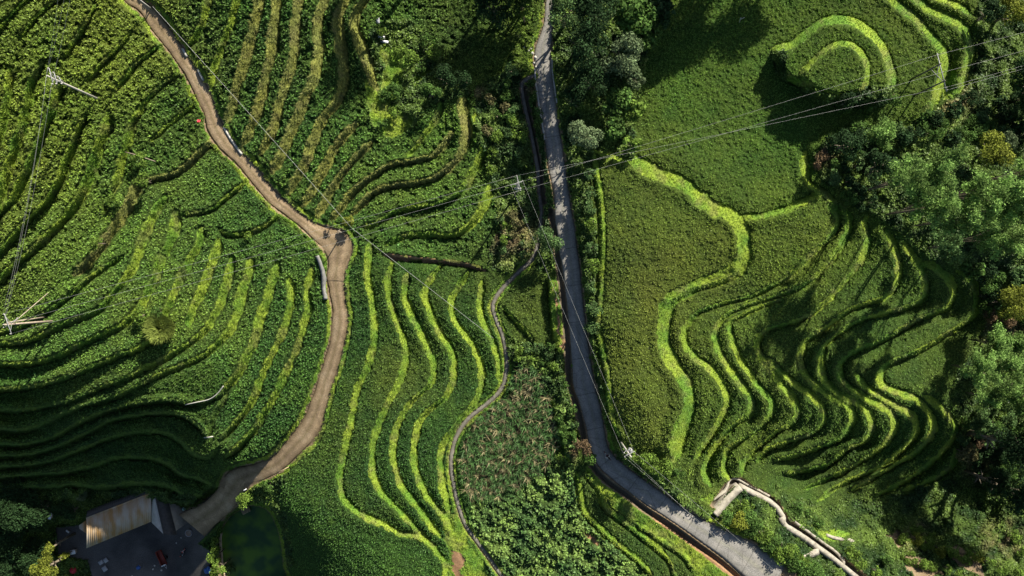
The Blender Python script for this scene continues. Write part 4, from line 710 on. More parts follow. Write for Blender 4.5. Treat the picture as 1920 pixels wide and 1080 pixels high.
def crown_pts(R, Hc_, r, dens, squash=.75, lob=None):
    """leaf positions of an uneven lobed crown, centre at origin"""
    nl = lob or int(9 + R * 3.2); P = []; Nn = []; Cc = []
    for k in range(nl):
        a = r.random() * 2 * math.pi; e = math.asin(min(1, r.random() * 1.15 - .15)); q = .45 + .5 * r.random()
        c = np.array([math.cos(a) * math.cos(e), math.sin(a) * math.cos(e), math.sin(e) * squash]) * R * q
        lr = R * (.22 + .24 * r.random()); n = int(4 * math.pi * lr * lr * dens)
        d = r.normal(size=(n, 3)); d[:, 2] = np.abs(d[:, 2]) * 1.0 - .35; d /= np.linalg.norm(d, axis=1)[:, None]
        P.append(c + d * lr * (.5 + .75 * r.random((n, 1)) ** .7) * np.array([1, 1, .85])); Nn.append(d + [0, 0, .5]); Cc.append(np.full((n, 1), .65 + .65 * r.random()))
    return np.concatenate(P), np.concatenate(Nn), np.concatenate(Cc)
def plume_pts(R, h, r, dens):
    P = []; Nn = []; Cc = []; stems = []
    for k in range(int(13 + R * 2.2)):
        a = r.random() * 2 * math.pi; q = R * (.2 + 1.05 * r.random()); d = np.array([math.cos(a), math.sin(a), 0])
        t = np.linspace(0, 1, 9); hh = h * (.75 + .35 * r.random()); Z = hh * (1 - (1 - t) ** 2) - .35 * q * t ** 5 * 1.2; X = q * t ** 1.7
        st = d * X[:, None]; st[:, 2] = Z; stems.append(st); n = int(190 * dens)
        tt = .55 + .45 * r.random(n) ** .7; b = np.stack([np.interp(tt, t, st[:, i]) for i in range(3)], 1)
        w = (.25 + .75 * np.sin((tt - .55) / .45 * 2.5))[:, None] * .50; b = b + r.normal(size=(n, 3)) * w * np.array([.8, .8, .5])
        P.append(b); dn = r.normal(size=(n, 3)) * .6 + [0, 0, .8] + d * .3; Nn.append(dn / np.linalg.norm(dn, axis=1)[:, None]); Cc.append(np.full((n, 1), .5 + .9 * r.random()))
    return np.concatenate(P), np.concatenate(Nn), np.concatenate(Cc), stems
tr_seed = [1000]
def plant(px, py, rpx, h, style, ck, label, cat='tree', group=None, name=None):
    tr_seed[0] += 1; r = np.random.default_rng(tr_seed[0])
    g = float(bilin(SOILZ, px, py)); c = at_z(px, py, g + h * .7); R = rpx * K * (HC - g - h * .7) * 1.0
    base = np.array([c[0], c[1], 0.0]); x = c[0] / (K * (HC - g)) + 960; y = -c[1] / (K * (HC - g)) + 540; base[2] = float(bilin(SOILZ, x, y))
    hh = c[2] - base[2]
    small = h < 4.2
    nm = name or ('bamboo_clump' if style == 'plume' else 'shrub' if small else 'tree')
    root = empty(nm, base, label, cat, group); col = np.array(TC[ck])
    dens = 26 if R < 2.5 else 19
    if style == 'plume':
        P, N_, cc, stems = plume_pts(R, h, r, 1.5); me = leaf_mesh('foliage', P, N_, .19, col * cc * 1.15, r, .36, .35); obj('foliage', me, root)
        m = MB()
        for st in stems[::2]: m.tube([st[i] for i in (0, 2, 4, 6, 8)], [.05, .045, .04, .025, .012], 4)
        m.build('stem', M_BARK, root); return root
    if style == 'tuft':
        n = 5200; a = r.random(n) * 2 * math.pi; q = np.sqrt(r.random(n)) * R * .6; b = np.stack([np.cos(a) * q, np.sin(a) * q, np.zeros(n)], 1)
        a2 = a + r.normal(size=n) * .6; L = h * (.8 + .6 * r.random(n)); out = R * (.02 + .6 * r.random(n) ** 1.3); tip = b + np.stack([np.cos(a2) * out, np.sin(a2) * out, L * .8], 1)
        s = np.stack([-np.sin(a2), np.cos(a2), np.zeros(n)], 1) * .035; midp = b * .45 + tip * .55; midp[:, 2] = L * .75
        V = np.empty((n * 5, 3)); V[0::5] = b - s; V[1::5] = b + s; V[2::5] = midp + s; V[3::5] = midp - s; V[4::5] = tip
        i0 = np.arange(n) * 5; F4 = np.stack([i0, i0 + 1, i0 + 2, i0 + 3], 1); F3 = np.stack([i0 + 3, i0 + 2, i0 + 4], 1)
        c3 = np.repeat(col * (1 + (r.random((n, 1)) - .5) * .6), 5, 0); me = new_mesh('blades', V, F3, F4, [M_TREE], c3); obj('blades', me, root); return root
    size = {'broad': .15, 'big': .26}.get(style, .15) * (1.0 if not small else .85)
    if style == 'big': dens *= .42
    P, N_, cc = crown_pts(R, h, r, dens, .7 if not small else .62); P = P * np.array([1, 1, min(1, hh * .95 / (R * .7 + .1))]) if small else P
    P = P + [0, 0, hh]; me = leaf_mesh('crown', P, N_, size, col * cc, r, .6 if style != 'big' else .75, .45)
    obj('crown' if not small else 'foliage', me, root)
    m = MB(); tr = .05 + .028 * h; top = np.array([r.normal() * .15, r.normal() * .15, hh * .95])
    m.tube([(0, 0, -.3), (r.normal() * .1, r.normal() * .1, hh * .45), top], [tr, tr * .75, tr * .4], 7)
    for k in range(4 if small else 6):
        a = k * 1.25 + r.random(); s0 = np.array([0, 0, hh * (.35 + .4 * r.random())]); e = s0 + np.array([math.cos(a) * R * .65, math.sin(a) * R * .65, R * .35]); m.tube([s0, (s0 + e) / 2 + [0, 0, .12 * R], e], [tr * .45, tr * .3, tr * .12], 5)
    m.build('trunk' if not small else 'stem', M_BARK, root); return root
B = 'broad'; G = 'big'; PL = 'plume'
for a in [
 (1062,20,38,9,B,'greyg','leafy tree overhanging the paved road at the top edge'),(1118,18,44,10,B,'dark','dense dark tree at the top edge, right of the tree over the road'),
 (1190,22,40,8,G,'mid','big leaved tree at the top edge beside the broad green field'),(1232,20,26,7,G,'dark','dark big leaved tree touching the top left corner of the broad green field'),
 (1092,75,40,10,B,'dark','tallest dark tree shading the paved road near the top'),(1166,100,34,8,B,'pale','pale grey green tree in the middle of the roadside strip'),
 (1212,75,24,5,G,'mid','open big leaved tree right of the pale grey green tree'),(1108,150,32,7,B,'dark','dark round tree below left of the pale grey green tree'),
 (1190,145,18,5,B,'pale','small pale tree just below the pale grey green tree'),(1155,190,24,5,G,'mid','big leaved sapling in the lower part of the roadside strip'),
 (1186,205,20,4.5,G,'bright','bright big leaved sapling at the left edge of the broad green field'),(1150,240,22,4.6,G,'mid','big leaved sapling above the top corner of the lobed field'),
 (1184,268,16,4.3,G,'bright','small bright big leaved sapling at the left tip of the grass bank'),(1098,252,28,6,B,'pale','pale feathery tree at the top corner of the lobed field'),
 (1075,185,22,6,B,'dark','narrow dark tree close to the paved road halfway down the strip'),
 (925,12,36,8,B,'dark','dark tree left of the paved road at the top edge'),(978,8,20,6,B,'mid','green tree between the dark tree and the paved road at the top edge'),
 (770,110,19,4.5,B,'bright','round bright tree in the middle of the central gully'),(833,146,23,5,B,'dark','dark tree on the lower right side of the central gully'),(806,168,17,6,B,'mid','slim green tree casting a long shadow in the central gully'),(868,150,18,5,B,'dark','dark tree at the right end of the central gully'),
 (1592,268,26,8,B,'dark','dark tree below the horseshoe knoll'),(1655,310,24,8,B,'dark','very dark tree behind the pale bamboo of the right gully'),
 (1640,258,27,7,PL,'bamboo','separate small bamboo clump just below the twin poles field'),(1692,338,36,17,PL,'bamboo','leftmost of the tall bamboo clumps in the right gully'),(1742,322,38,17,PL,'bamboo','tall bamboo clump at the top of the right gully grove'),(1735,388,38,17,PL,'bamboo','bamboo clump in the lower left of the gully grove'),
 (1790,412,36,17,PL,'bamboo','bamboo clump in the lower middle of the gully grove'),(1832,358,44,17,PL,'bamboo','broadest bamboo clump in the centre of the gully grove'),(1884,388,42,17,PL,'bamboo','bamboo clump at the right side of the gully grove'),(1852,446,36,14,PL,'bamboo','bamboo clump at the bottom of the gully grove'),(1906,446,34,14,PL,'bamboo','bamboo clump at the right picture edge below the grove'),(1770,462,24,8,PL,'greyg','dark small bamboo clump nearest the curving terraces'),(1908,326,28,17,PL,'bamboo','bamboo clump at the right picture edge above the grove'),
 (1860,284,30,7,B,'yellow','round yellow green tree in the upper right gully'),(1892,262,17,6,B,'pale','small greyish tree beside the round yellow green tree'),(1896,24,32,8,B,'yellow','yellowish tree in the top right corner'),(1858,22,20,7,B,'dark','dark tree left of the yellowish corner tree'),
 (1896,566,32,8,B,'yellow','olive coloured tree at the right edge halfway down'),(1846,640,30,9,PL,'bamboo','bamboo clump at the top of the lower right grove'),(1816,690,32,10,PL,'bamboo','bamboo clump on the left of the lower right grove'),(1872,694,40,10,PL,'bamboo','broad bamboo clump in the middle of the lower right grove'),(1908,640,26,9,PL,'bamboo','bamboo clump at the picture edge of the lower right grove'),(1838,742,28,9,PL,'bamboo','bamboo clump at the bottom left of the lower right grove'),(1892,742,32,9,PL,'bamboo','bamboo clump at the bottom right of the lower right grove'),
 (1812,848,18,5,B,'dry','dry brownish small tree below the lower right grove'),(1840,800,20,5,B,'greyg','greyish small tree directly below the lower right grove'),
 (1898,835,34,18,B,'dark','dark tree at the right edge below the lower right grove'),(1868,905,26,11,B,'dark','dark tree in the shaded hollow at the lower right'),(1912,925,30,14,B,'dark','dark tree at the right edge of the shaded hollow'),(1990,760,60,20,B,'dark','tree beyond the right edge beside the lower right grove'),(1985,870,62,22,B,'dark','tree beyond the right edge beside the shaded hollow'),
 (1385,-150,58,13,B,'mid','tall tree beyond the top edge shading the broad green field'),(1470,-205,60,14,B,'mid','tallest tree beyond the top edge above the knoll'),(1335,-85,50,12,B,'dark','tree beyond the top edge nearest the roadside strip'),(1540,-170,50,12,B,'mid','tree beyond the top edge far right'),
 (1000,-60,48,11,B,'dark','tree beyond the top edge left of the paved road'),(1010,-130,55,13,B,'dark','tree beyond the top edge above the shaded rice plots'),(935,-85,50,11,B,'dark','tree beyond the top edge right of the central gully'),(760,-130,50,13,B,'mid','tree beyond the top edge above the brown banks'),(700,-90,36,9,B,'mid','smaller tree beyond the top edge above the brown banks'),(1960,160,60,12,B,'dark','tree beyond the right edge beside the power lines'),(1985,300,60,13,B,'dark','tree beyond the right edge beside the bamboo grove'),
 (30,945,42,5,B,'dark','large dark tree at the left edge above the house yard'),(78,955,28,4.5,B,'dark','low dark tree between the large dark tree and the house'),(18,1012,38,5,B,'dark','dark tree at the left edge beside the yard'),(62,1040,36,5,B,'dark','dark tree under the bright yellow green tree'),(86,1064,21,11,B,'yellow','bright yellow green tree at the bottom left'),(91,1028,12,10,B,'yellow','small bright yellow green tree left of the white panel'),(4,1070,30,6,B,'dark','dark tree in the bottom left corner'),(121,1042,8,4.4,B,'yellow','tiny yellow tree beside the white panel'),(132,958,16,4.5,B,'dark','small dark tree behind the rusty roofed house'),
]: plant(*a)
for a in [
 (812,98,15,3,B,'bright','bright shrub above right of the round tree in the central gully'),(795,72,12,2.5,B,'mid','green shrub at the top of the central gully'),(716,62,11,2,B,'bright','bright shrub beside the pale boards'),(748,95,13,1.6,B,'bright','low yellow green shrub just right of the pale boards'),(757,124,8,2,B,'bright','tiny shrub left of the round tree in the central gully'),(738,170,16,2,B,'mid','green shrub at the bottom of the central gully'),(790,128,10,1.8,B,'mid','shrub between the round tree and the slim tree'),
 (984,32,13,3.5,B,'bright','bright shrub beside the paved road near the top'),(975,62,12,3,B,'bright','bright shrub at the top of the lit rice plot near the road'),
 (1030,450,23,4,B,'greyg','round bushy shrub between the footpath and the paved road'),(1090,838,17,3.2,B,'rust','pinkish brown shrub beside the paved road bend'),(1106,862,13,2.5,B,'mid','green shrub at the edge of the paved road bend'),
 (1192,856,13,2.5,B,'bright','shrub under the roadside pole'),(1216,866,19,3.2,B,'bright','broad shrub right of the roadside pole'),(1248,880,18,3.2,B,'bright','bright shrub at the foot of the lobed field'),(1272,886,12,2.5,B,'mid','small shrub at the foot of the lobed field'),
 (1384,978,18,3,B,'yellow','yellowish shrub in the row between the paved road and the stone wall'),
 (722,182,10,1.6,B,'mid','green shrub on the upper part of the bright grass slope beside the gully'),(742,214,12,1.8,B,'bright','bright shrub in the middle of the bright grass slope beside the gully'),(716,232,9,1.4,B,'mid','small shrub at the lower end of the bright grass slope beside the gully'),
 (266,590,15,2,B,'bright','leafy shrub above left of the large grass clump'),(297,584,12,1.6,B,'mid','low shrub above the large grass clump'),
 (457,936,16,3,B,'bright','bright shrub beside the bamboo platform at the pond'),(504,914,11,2.5,B,'mid','shrub at the top of the pond bank'),(404,1022,12,3,B,'bright','upper shrub of the three left of the pond wall'),(402,1046,12,3,B,'bright','middle shrub of the three left of the pond wall'),(408,1070,13,3,B,'bright','lower shrub of the three left of the pond wall'),(431,1066,10,1.5,B,'greyg','low grey green shrub on the pond side of the wall'),
 (260,300,14,2.5,B,'bright','bright shrub above the dark hollow left of the dirt road'),(265,338,16,3,B,'bright','shrub at the head of the brown bank on the left hill'),(215,380,14,2.5,B,'bright','shrub beside the brown bank on the left hill'),(178,455,13,2.5,B,'bright','shrub at the lower end of the brown bank on the left hill'),(463,442,9,1.8,B,'bright','small shrub beside the dirt road on the left hill'),
 (655,415,12,2.2,B,'yellow','yellowish shrub above the bend of the dirt road'),(622,418,7,1.5,B,'mid','little shrub at the inner edge of the dirt road bend'),
 (1545,290,13,2.2,B,'rust','rusty withered shrub beside the dark tree under the knoll'),(1535,310,11,2,B,'rust','smaller withered shrub beside the dark tree under the knoll'),
 (1885,600,16,3,B,'rust','withered brown shrub below the olive coloured tree'),(1855,590,14,3,B,'rust','withered brown shrub left below the olive coloured tree'),(1840,830,12,3,B,'rust','withered brown shrub below the greyish small tree'),
]: plant(*a, cat='shrub')
plant(297, 616, 28, 3.0, 'tuft', 'grassy', 'large round clump of tall pale grass among the left terraces', 'grass clump', name='grass_clump')
plant(152, 928, 11, 1.2, 'tuft', 'pale', 'pale spiky plant on the bank behind the house', 'grass clump', name='spiky_plant')
def patch(pts, jit, rr, h, styles, cks, label, group, seed):
    r = random.Random(seed)
    for x, y in pts:
        plant(x + r.uniform(-jit, jit), y + r.uniform(-jit, jit), rr * r.uniform(.7, 1.3), h * r.uniform(.8, 1.2), r.choice(styles), r.choice(cks), label, 'shrub', group)
patch([(1108,325),(1110,360),(1106,392),(1112,425),(1106,462),(1111,500),(1107,540),(1111,578),(1112,615)], 3, 12, 3.0, [B], ['mid','bright','greyg'], 'green bush on the bank between the paved road and the lobed field', 'bushes on the road bank', 3)
patch([(1395,952),(1404,975),(1415,992),(1428,1006),(1446,1022),(1468,1030),(1482,1046),(1500,1058),(1518,1072),(1362,972)], 4, 19, 2.8, [B], ['bright','mid'], 'leafy green bush in the row between the paved road and the stone wall', 'bushes along the stone wall', 4)
patch([(1492,950),(1512,962),(1530,980),(1600,1036),(1615,1058),(1640,1068),(1660,1050)], 4, 14, 2.4, [B], ['bright','mid'], 'green bush on the terrace side of the stone wall', 'bushes behind the stone wall', 5)
patch([(1690,1008),(1715,1014),(1738,1022),(1762,1028),(1788,1038),(1815,1046),(1700,1042),(1725,1050),(1750,1060),(1775,1068),(1800,1078),(1832,1046),(1857,1056),(1882,1066),(1906,1074),(1905,1008),(1916,1036),(1720,995),(1745,1005)], 4, 12, 1.8, [B], ['bright','yellow','bright'], 'low bright bush in the sunlit rows at the bottom right', 'bushes in rows at the bottom right', 6)
rs = random.Random(12); pts = []
while len(pts) < 95:
    x, y = rs.uniform(1560, 1930), rs.uniform(180, 1090)
    if cover[int((y - V0) / STEP), int((x - U0) / STEP)] == SCRUB and DITCHD[int((y - V0) / STEP), int((x - U0) / STEP)] > 12 and all(abs(x - a) + abs(y - b) > 22 for a, b in pts) and not (1660 < x and y > 985) and not (x > 1640 and 260 < y < 500) and not (x > 1780 and 600 < y < 780) and not (y > 880): pts.append((x, y))
patch(pts, 0, 14, 2.4, [B, B, G], ['dark','mid','greyg','mid','dark'], 'low green bush growing wild in the right gully', 'wild bushes in the right gully', 7)
pts = []
while len(pts) < 30:
    x, y = rs.uniform(890, 1010), rs.uniform(100, 500)
    if cover[int((y - V0) / STEP), int((x - U0) / STEP)] == SCRUB and PATHEDGE[int((y - V0) / STEP), int((x - U0) / STEP)] > 8 and all(abs(x - a) + abs(y - b) > 15 for a, b in pts) and not (930 < x < 1000 and 300 < y < 400): pts.append((x, y))
patch(pts, 0, 10, 1.8, [B], ['mid','bright','greyg','mid','dry'], 'low bush on the bank left of the footpath', 'bushes left of the footpath', 8)
pts = []
while len(pts) < 22:
    x, y = rs.uniform(960, 1085), rs.uniform(640, 860)
    if cover[int((y - V0) / STEP), int((x - U0) / STEP)] in (SCRUB, BEAN) and ROADEDGE[int((y - V0) / STEP), int((x - U0) / STEP)] > 12 and all(abs(x - a) + abs(y - b) > 15 for a, b in pts): pts.append((x, y))
patch(pts, 0, 9, 1.5, [B], ['mid','bright','greyg'], 'low bush between the maize patch and the paved road', 'bushes beside the maize', 9)

# ------------------------------------------------------------------ power poles and wires
def u2(v): v = np.array(v, float); return v / np.linalg.norm(v)
def w2(d): return u2((d[0], -d[1]))                     # picture direction -> ground direction
ATT = {}
def insulator(root, p):
    m = MB(); m.lathe([(.02, 0), (.02, .06), (.07, .08), (.075, .11), (.035, .14), (.07, .17), (.07, .2), (.03, .24), (.0, .25)], (0, 0, 0), 8); o = m.build('insulator', M_PORC, root, True); o.location = p; return o
def pole(key, px, py, h, arms, label, mat, rad=.15, braces=True, group=None):
    b = at(px, py); root = empty('utility_pole', b, label, 'power pole', group); pts = []
    m = MB(); m.tube([(0, 0, -.5), (0, 0, h * .5), (0, 0, h)], [rad, rad * .85, rad * .65], 12); m.build('pole', mat, root, True)
    for (zf, d, L, off) in arms:
        d = w2(d); q = np.array([-d[1], d[0]]) * (rad + .05); z = h - zf; m = MB(); an = math.atan2(d[1], d[0])
        m.box((q[0] + d[0] * off, q[1] + d[1] * off, z), (L, .09, .10), an, bevel=.02); m.build('crossarm', M_STEEL, root)
        if braces:
            for s in (-1, 1):
                m = MB(); m.tube([(q[0] + d[0] * (off + s * L * .33), q[1] + d[1] * (off + s * L * .33), z - .05), (q[0] * .8, q[1] * .8, z - .75)], .03, 5); m.build('brace', M_STEEL, root)
        for s in (-.94, -.0, .94):
            if s == 0: p = (0, 0, h) if zf < .5 else None
            else: p = (q[0] + d[0] * (off + s * L / 2), q[1] + d[1] * (off + s * L / 2), z + .05)
            if p is None: continue
            insulator(root, p); pts.append(b + np.array(p) + [0, 0, .25])
    ATT[key] = pts; return root
A = pole('A', 187, 187, 11.0, [(.35, (.25, 1), 2.2, 0), (1.2, (.25, 1), 1.6, 0), (2.2, (.5, 1), 1.1, 0)], 'tall pale concrete pole leaning out over the upper left rice strips', M_POLE, .16)
Bp = pole('B', 101, 602, 10.0, [(.4, (.35, 1), 3.0, 0), (1.5, (.9, -.6), 2.4, 0)], 'brownish braced pole with two crossarms at the left edge', M_WOODPOLE, .17)
m = MB(); e = at(86, 594) - at(101, 602); m.tube([e + [0, 0, -.4], (e[0] * .35, e[1] * .35, 8.8)], [.11, .08], 8); m.build('prop', M_WOODPOLE, Bp, True)
g1 = at(95, 545) - at(101, 602); m = MB(); m.tube([(0, 0, 8.6), g1], .055, 6); m.build('guy_strut', M_WOODPOLE, Bp)
Cp = pole('C', 969, 362, 10.5, [(.4, (.25, 1), 2.4, 0), (1.3, (1, -.35), 2.0, 0), (2.3, (.25, 1), 1.3, 0)], 'concrete pole with three crossarms between footpath and paved road', M_POLE, .16)
for k in (-.9, .0, .9):
    m = MB(); m.box((k * .4 + .1, -.35, 7.2), (.3, .28, .6), .2, bevel=.05); m.lathe([(.05, 0), (.06, .1), (.04, .2)], (k * .4 + .1, -.35, 7.5), 6); m.build('switch', M_STEEL, Cp)
Ep = pole('E', 1163, 828, 10.0, [(1.0, (1, -.55), 1.7, 0), (3.0, (1, -.55), 1.3, .1)], 'pale concrete roadside pole at the foot of the lobed field', M_POLE, .17)
m = MB(); m.lathe([(0, 0), (.32, .02), (.34, .1), (.34, .75), (.3, .85), (0, .9)], (.45, .2, 6.2), 12); m.build('transformer', M_STEEL, Ep, True)
# twin pole frame beside the right gully
b1, b2 = at(1706, 150), at(1712, 180); root = empty('twin_pole', (b1 + b2) / 2, 'dark twin pole frame with long crossarm above the right gully', 'power pole'); mid_ = (b1 + b2) / 2
M_DARKP = plain('dark_timber', (.10, .09, .08), .9)
hd = 8.0
for b in (b1, b2): m = MB(); q = b - mid_; m.tube([(q[0], q[1], q[2] - .4), (q[0], q[1], hd)], [.15, .10], 10); m.build('pole', M_DARKP, root, True)
d = u2((b2 - b1)[:2]); d3 = np.array([d[0], d[1], 0]); m = MB(); m.tube([d3 * -3.0 + [0, 0, hd - .3], d3 * 2.9 + [0, 0, hd - .3]], .07, 6); m.build('crossarm', M_STEEL, root)
m = MB(); m.tube([d3 * -1.3 + [0, 0, hd - 2.5], d3 * 1.3 + [0, 0, hd - .5]], .04, 5); m.tube([d3 * 1.3 + [0, 0, hd - 2.5], d3 * -1.3 + [0, 0, hd - .5]], .04, 5); m.build('brace', M_STEEL, root)
ATT['D'] = []
for s in (-2.7, 0.0, 2.3, 2.7): p = d3 * s + [0, 0, hd - .2]; insulator(root, p); ATT['D'].append(mid_ + p + [0, 0, .25])
# short wooden post at the road bend
root = empty('wooden_post', at(644, 437), 'short wooden post at the bend of the dirt road', 'post'); m = MB(); m.tube([(0, 0, -.4), (.03, 0, 1.8), (.05, .02, 3.6)], [.10, .09, .07], 9); m.build('post', M_WOODPOLE, root, True); m = MB(); m.box((.05, .02, 3.3), (.7, .07, .08), .7, bevel=.02); m.build('crossbar', M_WOODPOLE, root)
def wire(p, q, label, sag=.5, rad=.010, group=None):
    t = np.linspace(0, 1, 25); P = np.outer(1 - t, p) + np.outer(t, q); P[:, 2] -= 4 * sag * t * (1 - t)
    m = MB(); m.tube(list(P), rad, 5); o = m.build('power_line', M_WIRE, None, True); tag(o, label, 'wire', group); return o
def grp(Ps, Qs, label, group, sag=.5, rad=.010):
    for p, q in zip(Ps, Qs): wire(p, q, label, sag, rad, group)
D4 = ATT['D']
grp([D4[0], D4[1], D4[2], D4[3]], [at_z(2080, 16, -1), at_z(2080, 50, -1), at_z(2080, 76, -1), at_z(2080, 82, -1)], 'thin wire from the twin poles to the right edge', 'wires right of the twin poles', .7)
a = ATT['C']; grp([a[1], a[2], a[0]], [D4[0], D4[1], D4[2]], 'long thin wire from the middle pole to the twin poles', 'wires between the middle pole and the twin poles', .5)
grp([a[1], a[2], a[0]], [ATT['B'][1], ATT['B'][2], ATT['B'][0]], 'long thin wire from the middle pole to the left edge pole', 'wires across the left terraces', .8, .010)
b = ATT['B']; c = ATT['A']; grp([b[0], b[1], b[3]], [c[0], c[1], c[2]], 'thin wire from the left edge pole up to the leaning pole', 'wires between the left edge pole and the leaning pole', .7, .009)
grp([c[0], c[1], c[2]], [at_z(118, -120, 30), at_z(140, -120, 30), at_z(150, -120, 30)], 'thin wire from the leaning pole to the top edge', 'wires above the leaning pole', .4, .009)
grp([a[3], a[4]], [ATT['E'][0], ATT['E'][1]], 'thin wire running down beside the paved road to the roadside pole', 'wires beside the paved road', .5)
e = ATT['E']; grp([e[0], e[1], e[2]], [at_z(1480, 1125, 3), at_z(1500, 1110, 3), at_z(1470, 1130, 2)], 'thin wire from the roadside pole to the bottom edge', 'wires below the roadside pole', .5)
wire(at_z(286, 12, 15.5), at_z(660, 428, 8.5), 'slack cable following the dirt road down to its bend', .4, .02); wire(at_z(660, 428, 8.5), at_z(925, 634, -2), 'straight cable from the dirt road bend over the middle terraces', .15, .022)
root = empty('cable_post', at(286, 18), 'short pale post carrying a cable at the top of the dirt road', 'post'); m = MB(); m.tube([(0, 0, -.3), (0, 0, 3.8)], [.09, .07], 8); m.build('post', M_POLE, root, True); m = MB(); m.lathe([(.05, 0), (.09, .05), (.03, .15)], (0, 0, 3.75), 8); m.build('cap', M_STEEL, root)
root = empty('field_stake', at(1385, 45), 'thin white stake standing in the broad green field', 'stake'); m = MB(); m.tube([(0, 0, 0), (-.3, .25, 2.0)], [.05, .04], 6); m.build('stake', M_PORC, root); m = MB(); m.tube([(-.25, .1, 1.7), (.35, .35, 1.75)], .04, 6); m.build('crosspiece', M_PORC, root)

# ------------------------------------------------------------------ walls, kerbs, pipes
def wall(name, pts, w, h, mat, label, cat, base_drop=1.2, cap=None, zoff=0.0, jag=.0, rough=.0):
    P = catmull(pts, 4.0) if len(pts) > 2 else catmull(pts, 4.0); W3 = np.array([at(x, y, 0) for x, y in P]); z = np.convolve(np.pad(W3[:, 2], 6, mode='edge'), np.ones(13) / 13, 'valid') + zoff
    t = np.gradient(W3[:, :2], axis=0); t /= np.linalg.norm(t, axis=1)[:, None] + 1e-9; nn = np.stack([-t[:, 1], t[:, 0]], 1); r = np.random.default_rng(5)
    root = empty(name, W3[len(W3) // 2], label, cat); o0 = W3[len(W3) // 2]
    def prism(wd, zb, zt, nm, mt):
        a = W3[:, :2] + nn * (wd / 2 + rough * (r.random((len(P), 1)) - .5)); b = W3[:, :2] - nn * (wd / 2 + rough * (r.random((len(P), 1)) - .5)); zj = zt + (r.random(len(P)) - .5) * jag
        rows = [np.c_[a, zb], np.c_[a, zj], np.c_[b, zj], np.c_[b, zb]]; V = np.stack(rows, 1).reshape(-1, 3) - o0; n = len(P); ix = np.arange(n * 4).reshape(n, 4)
        F = [(ix[i, k], ix[i + 1, k], ix[i + 1, (k + 1) % 4], ix[i, (k + 1) % 4]) for i in range(n - 1) for k in range(4)] + [tuple(ix[0]), tuple(ix[-1][::-1])]
        return obj(nm, new_mesh(nm, V, None, F, [mt]), root)
    prism(w, z - base_drop, z + h, 'body', mat)
    if cap: prism(w + .16, z + h + .002, z + h + .12, 'coping', cap)
    return root
WALLP = [(1338,962),(1360,935),(1384,910),(1412,924),(1445,942),(1460,962),(1470,984),(1500,1003),(1530,1024),(1565,1050),(1600,1078),(1640,1110)]
wall('stone_wall', WALLP[:3], .95, 1.2, M_STONE, 'short left arm of the pale stone wall beside the paved road', 'wall', 3, None, .2, .05, .05)
wall('stone_wall', [(1386,911.5)] + WALLP[3:], .95, 1.2, M_STONE, 'long curving pale stone wall at the bottom right', 'wall', 3, None, .2, .05, .05)
wall('channel_kerb', [(1338,938),(1356,918),(1375,897),(1405,910),(1440,928)], .35, .5, M_STONE, 'thin stone edging behind the upper end of the stone wall', 'edging', 1.5, None, 0, .06, .05)
wall('channel_kerb', [(1482,972),(1510,993),(1540,1015),(1568,1036),(1580,1058)], .45, .6, M_STONE, 'thin stone edging along the drain behind the long stone wall', 'edging', 1.5, None, 0, .08, .06)
wall('stone_wall', [(1548,1003),(1570,1009),(1596,1012)], .5, .6, M_STONE, 'low dry stone wall under the curving terraces', 'wall', 1, None, .1, .15, .12)
wall('buttress', [(1503,1047),(1516,1038),(1529,1028)], .9, .9, M_STONE, 'stubby stone buttress sticking out from the long stone wall', 'buttress', 2.5, None, .0, .12, .1)
wall('guard_wall', [(597,480),(604,497),(609,518),(609,540),(613,561)], .38, .75, M_GREYC, 'low grey concrete guard wall on the outside of the dirt road bend', 'wall', 1.5, M_GREYC, .0, .02, .02)
for pts, lab in (([(343,92),(352,107)], 'uppermost pale kerb piece along the dirt road'), ([(372,131),(383,151)], 'middle pale kerb piece along the dirt road'), ([(421,240),(432,258),(443,274),(455,290)], 'long pale kerb piece along the dirt road')):
    wall('kerb', pts, .3, .3, M_CONC, lab, 'kerb', .8, None, .1, .03, .03)
wall('pond_wall', [(416,998),(418,1025),(420,1050),(423,1090)], .42, .5, plain('tan_render', (.36, .28, .19), .9), 'narrow tan wall along the left side of the pond', 'wall', 1.5, None, .4, .02, .02)
wall('roadside_kerb', [(1003,130),(1004,150),(1008,183),(1014,217),(1021,262)], .25, .22, M_CONC, 'broken pale kerb along the left of the paved road near the top', 'kerb', .6, None, .1, .05, .06)
wall('roadside_kerb', [(1035,110),(1037,143),(1044,193)], .2, .2, M_CONC, 'thin pale kerb along the right of the paved road near the top', 'kerb', .6, None, .1, .04, .04)
m = MB(); P = catmull([(353,757),(375,752),(397,747),(412,737),(424,722)], 4); m.tube([at(x, y, 1.0) for x, y in P], .07, 7); tag(m.build('water_pipe', M_PORC, None, True), 'curved pale pipe lying across the dark terraces', 'pipe')
m = MB(); m.tube([at(388, 818, .95), at(396, 817.5, .98), at(404, 816, .95)], [.1, .11, .09], 7); tag(m.build('bamboo_pole', M_PORC, None, True), 'short pale pole lying at the tip of the lit rice strip', 'pole')
m = MB(); m.tube([at(243, 288, 1.1), at(262, 293, 1.3), at(298, 305, 1.0)], [.07, .06, .05], 6); tag(m.build('bamboo_pole', M_WOODPOLE, None, True), 'long bamboo pole over the dark hollow left of the dirt road', 'pole')
m = MB(); m.tube([at(522, 884, .5), at(532, 880, .55), at(543, 874, .5)], [.07, .07, .06], 6); tag(m.build('bamboo_pole', M_WOOD, None, True), 'pale stick at the right edge of the dirt road near the pond', 'pole')
m = MB(); m.tube([at(1032, 1000, .8), at(1026, 990, 1.0)], .02, 4) if False else None
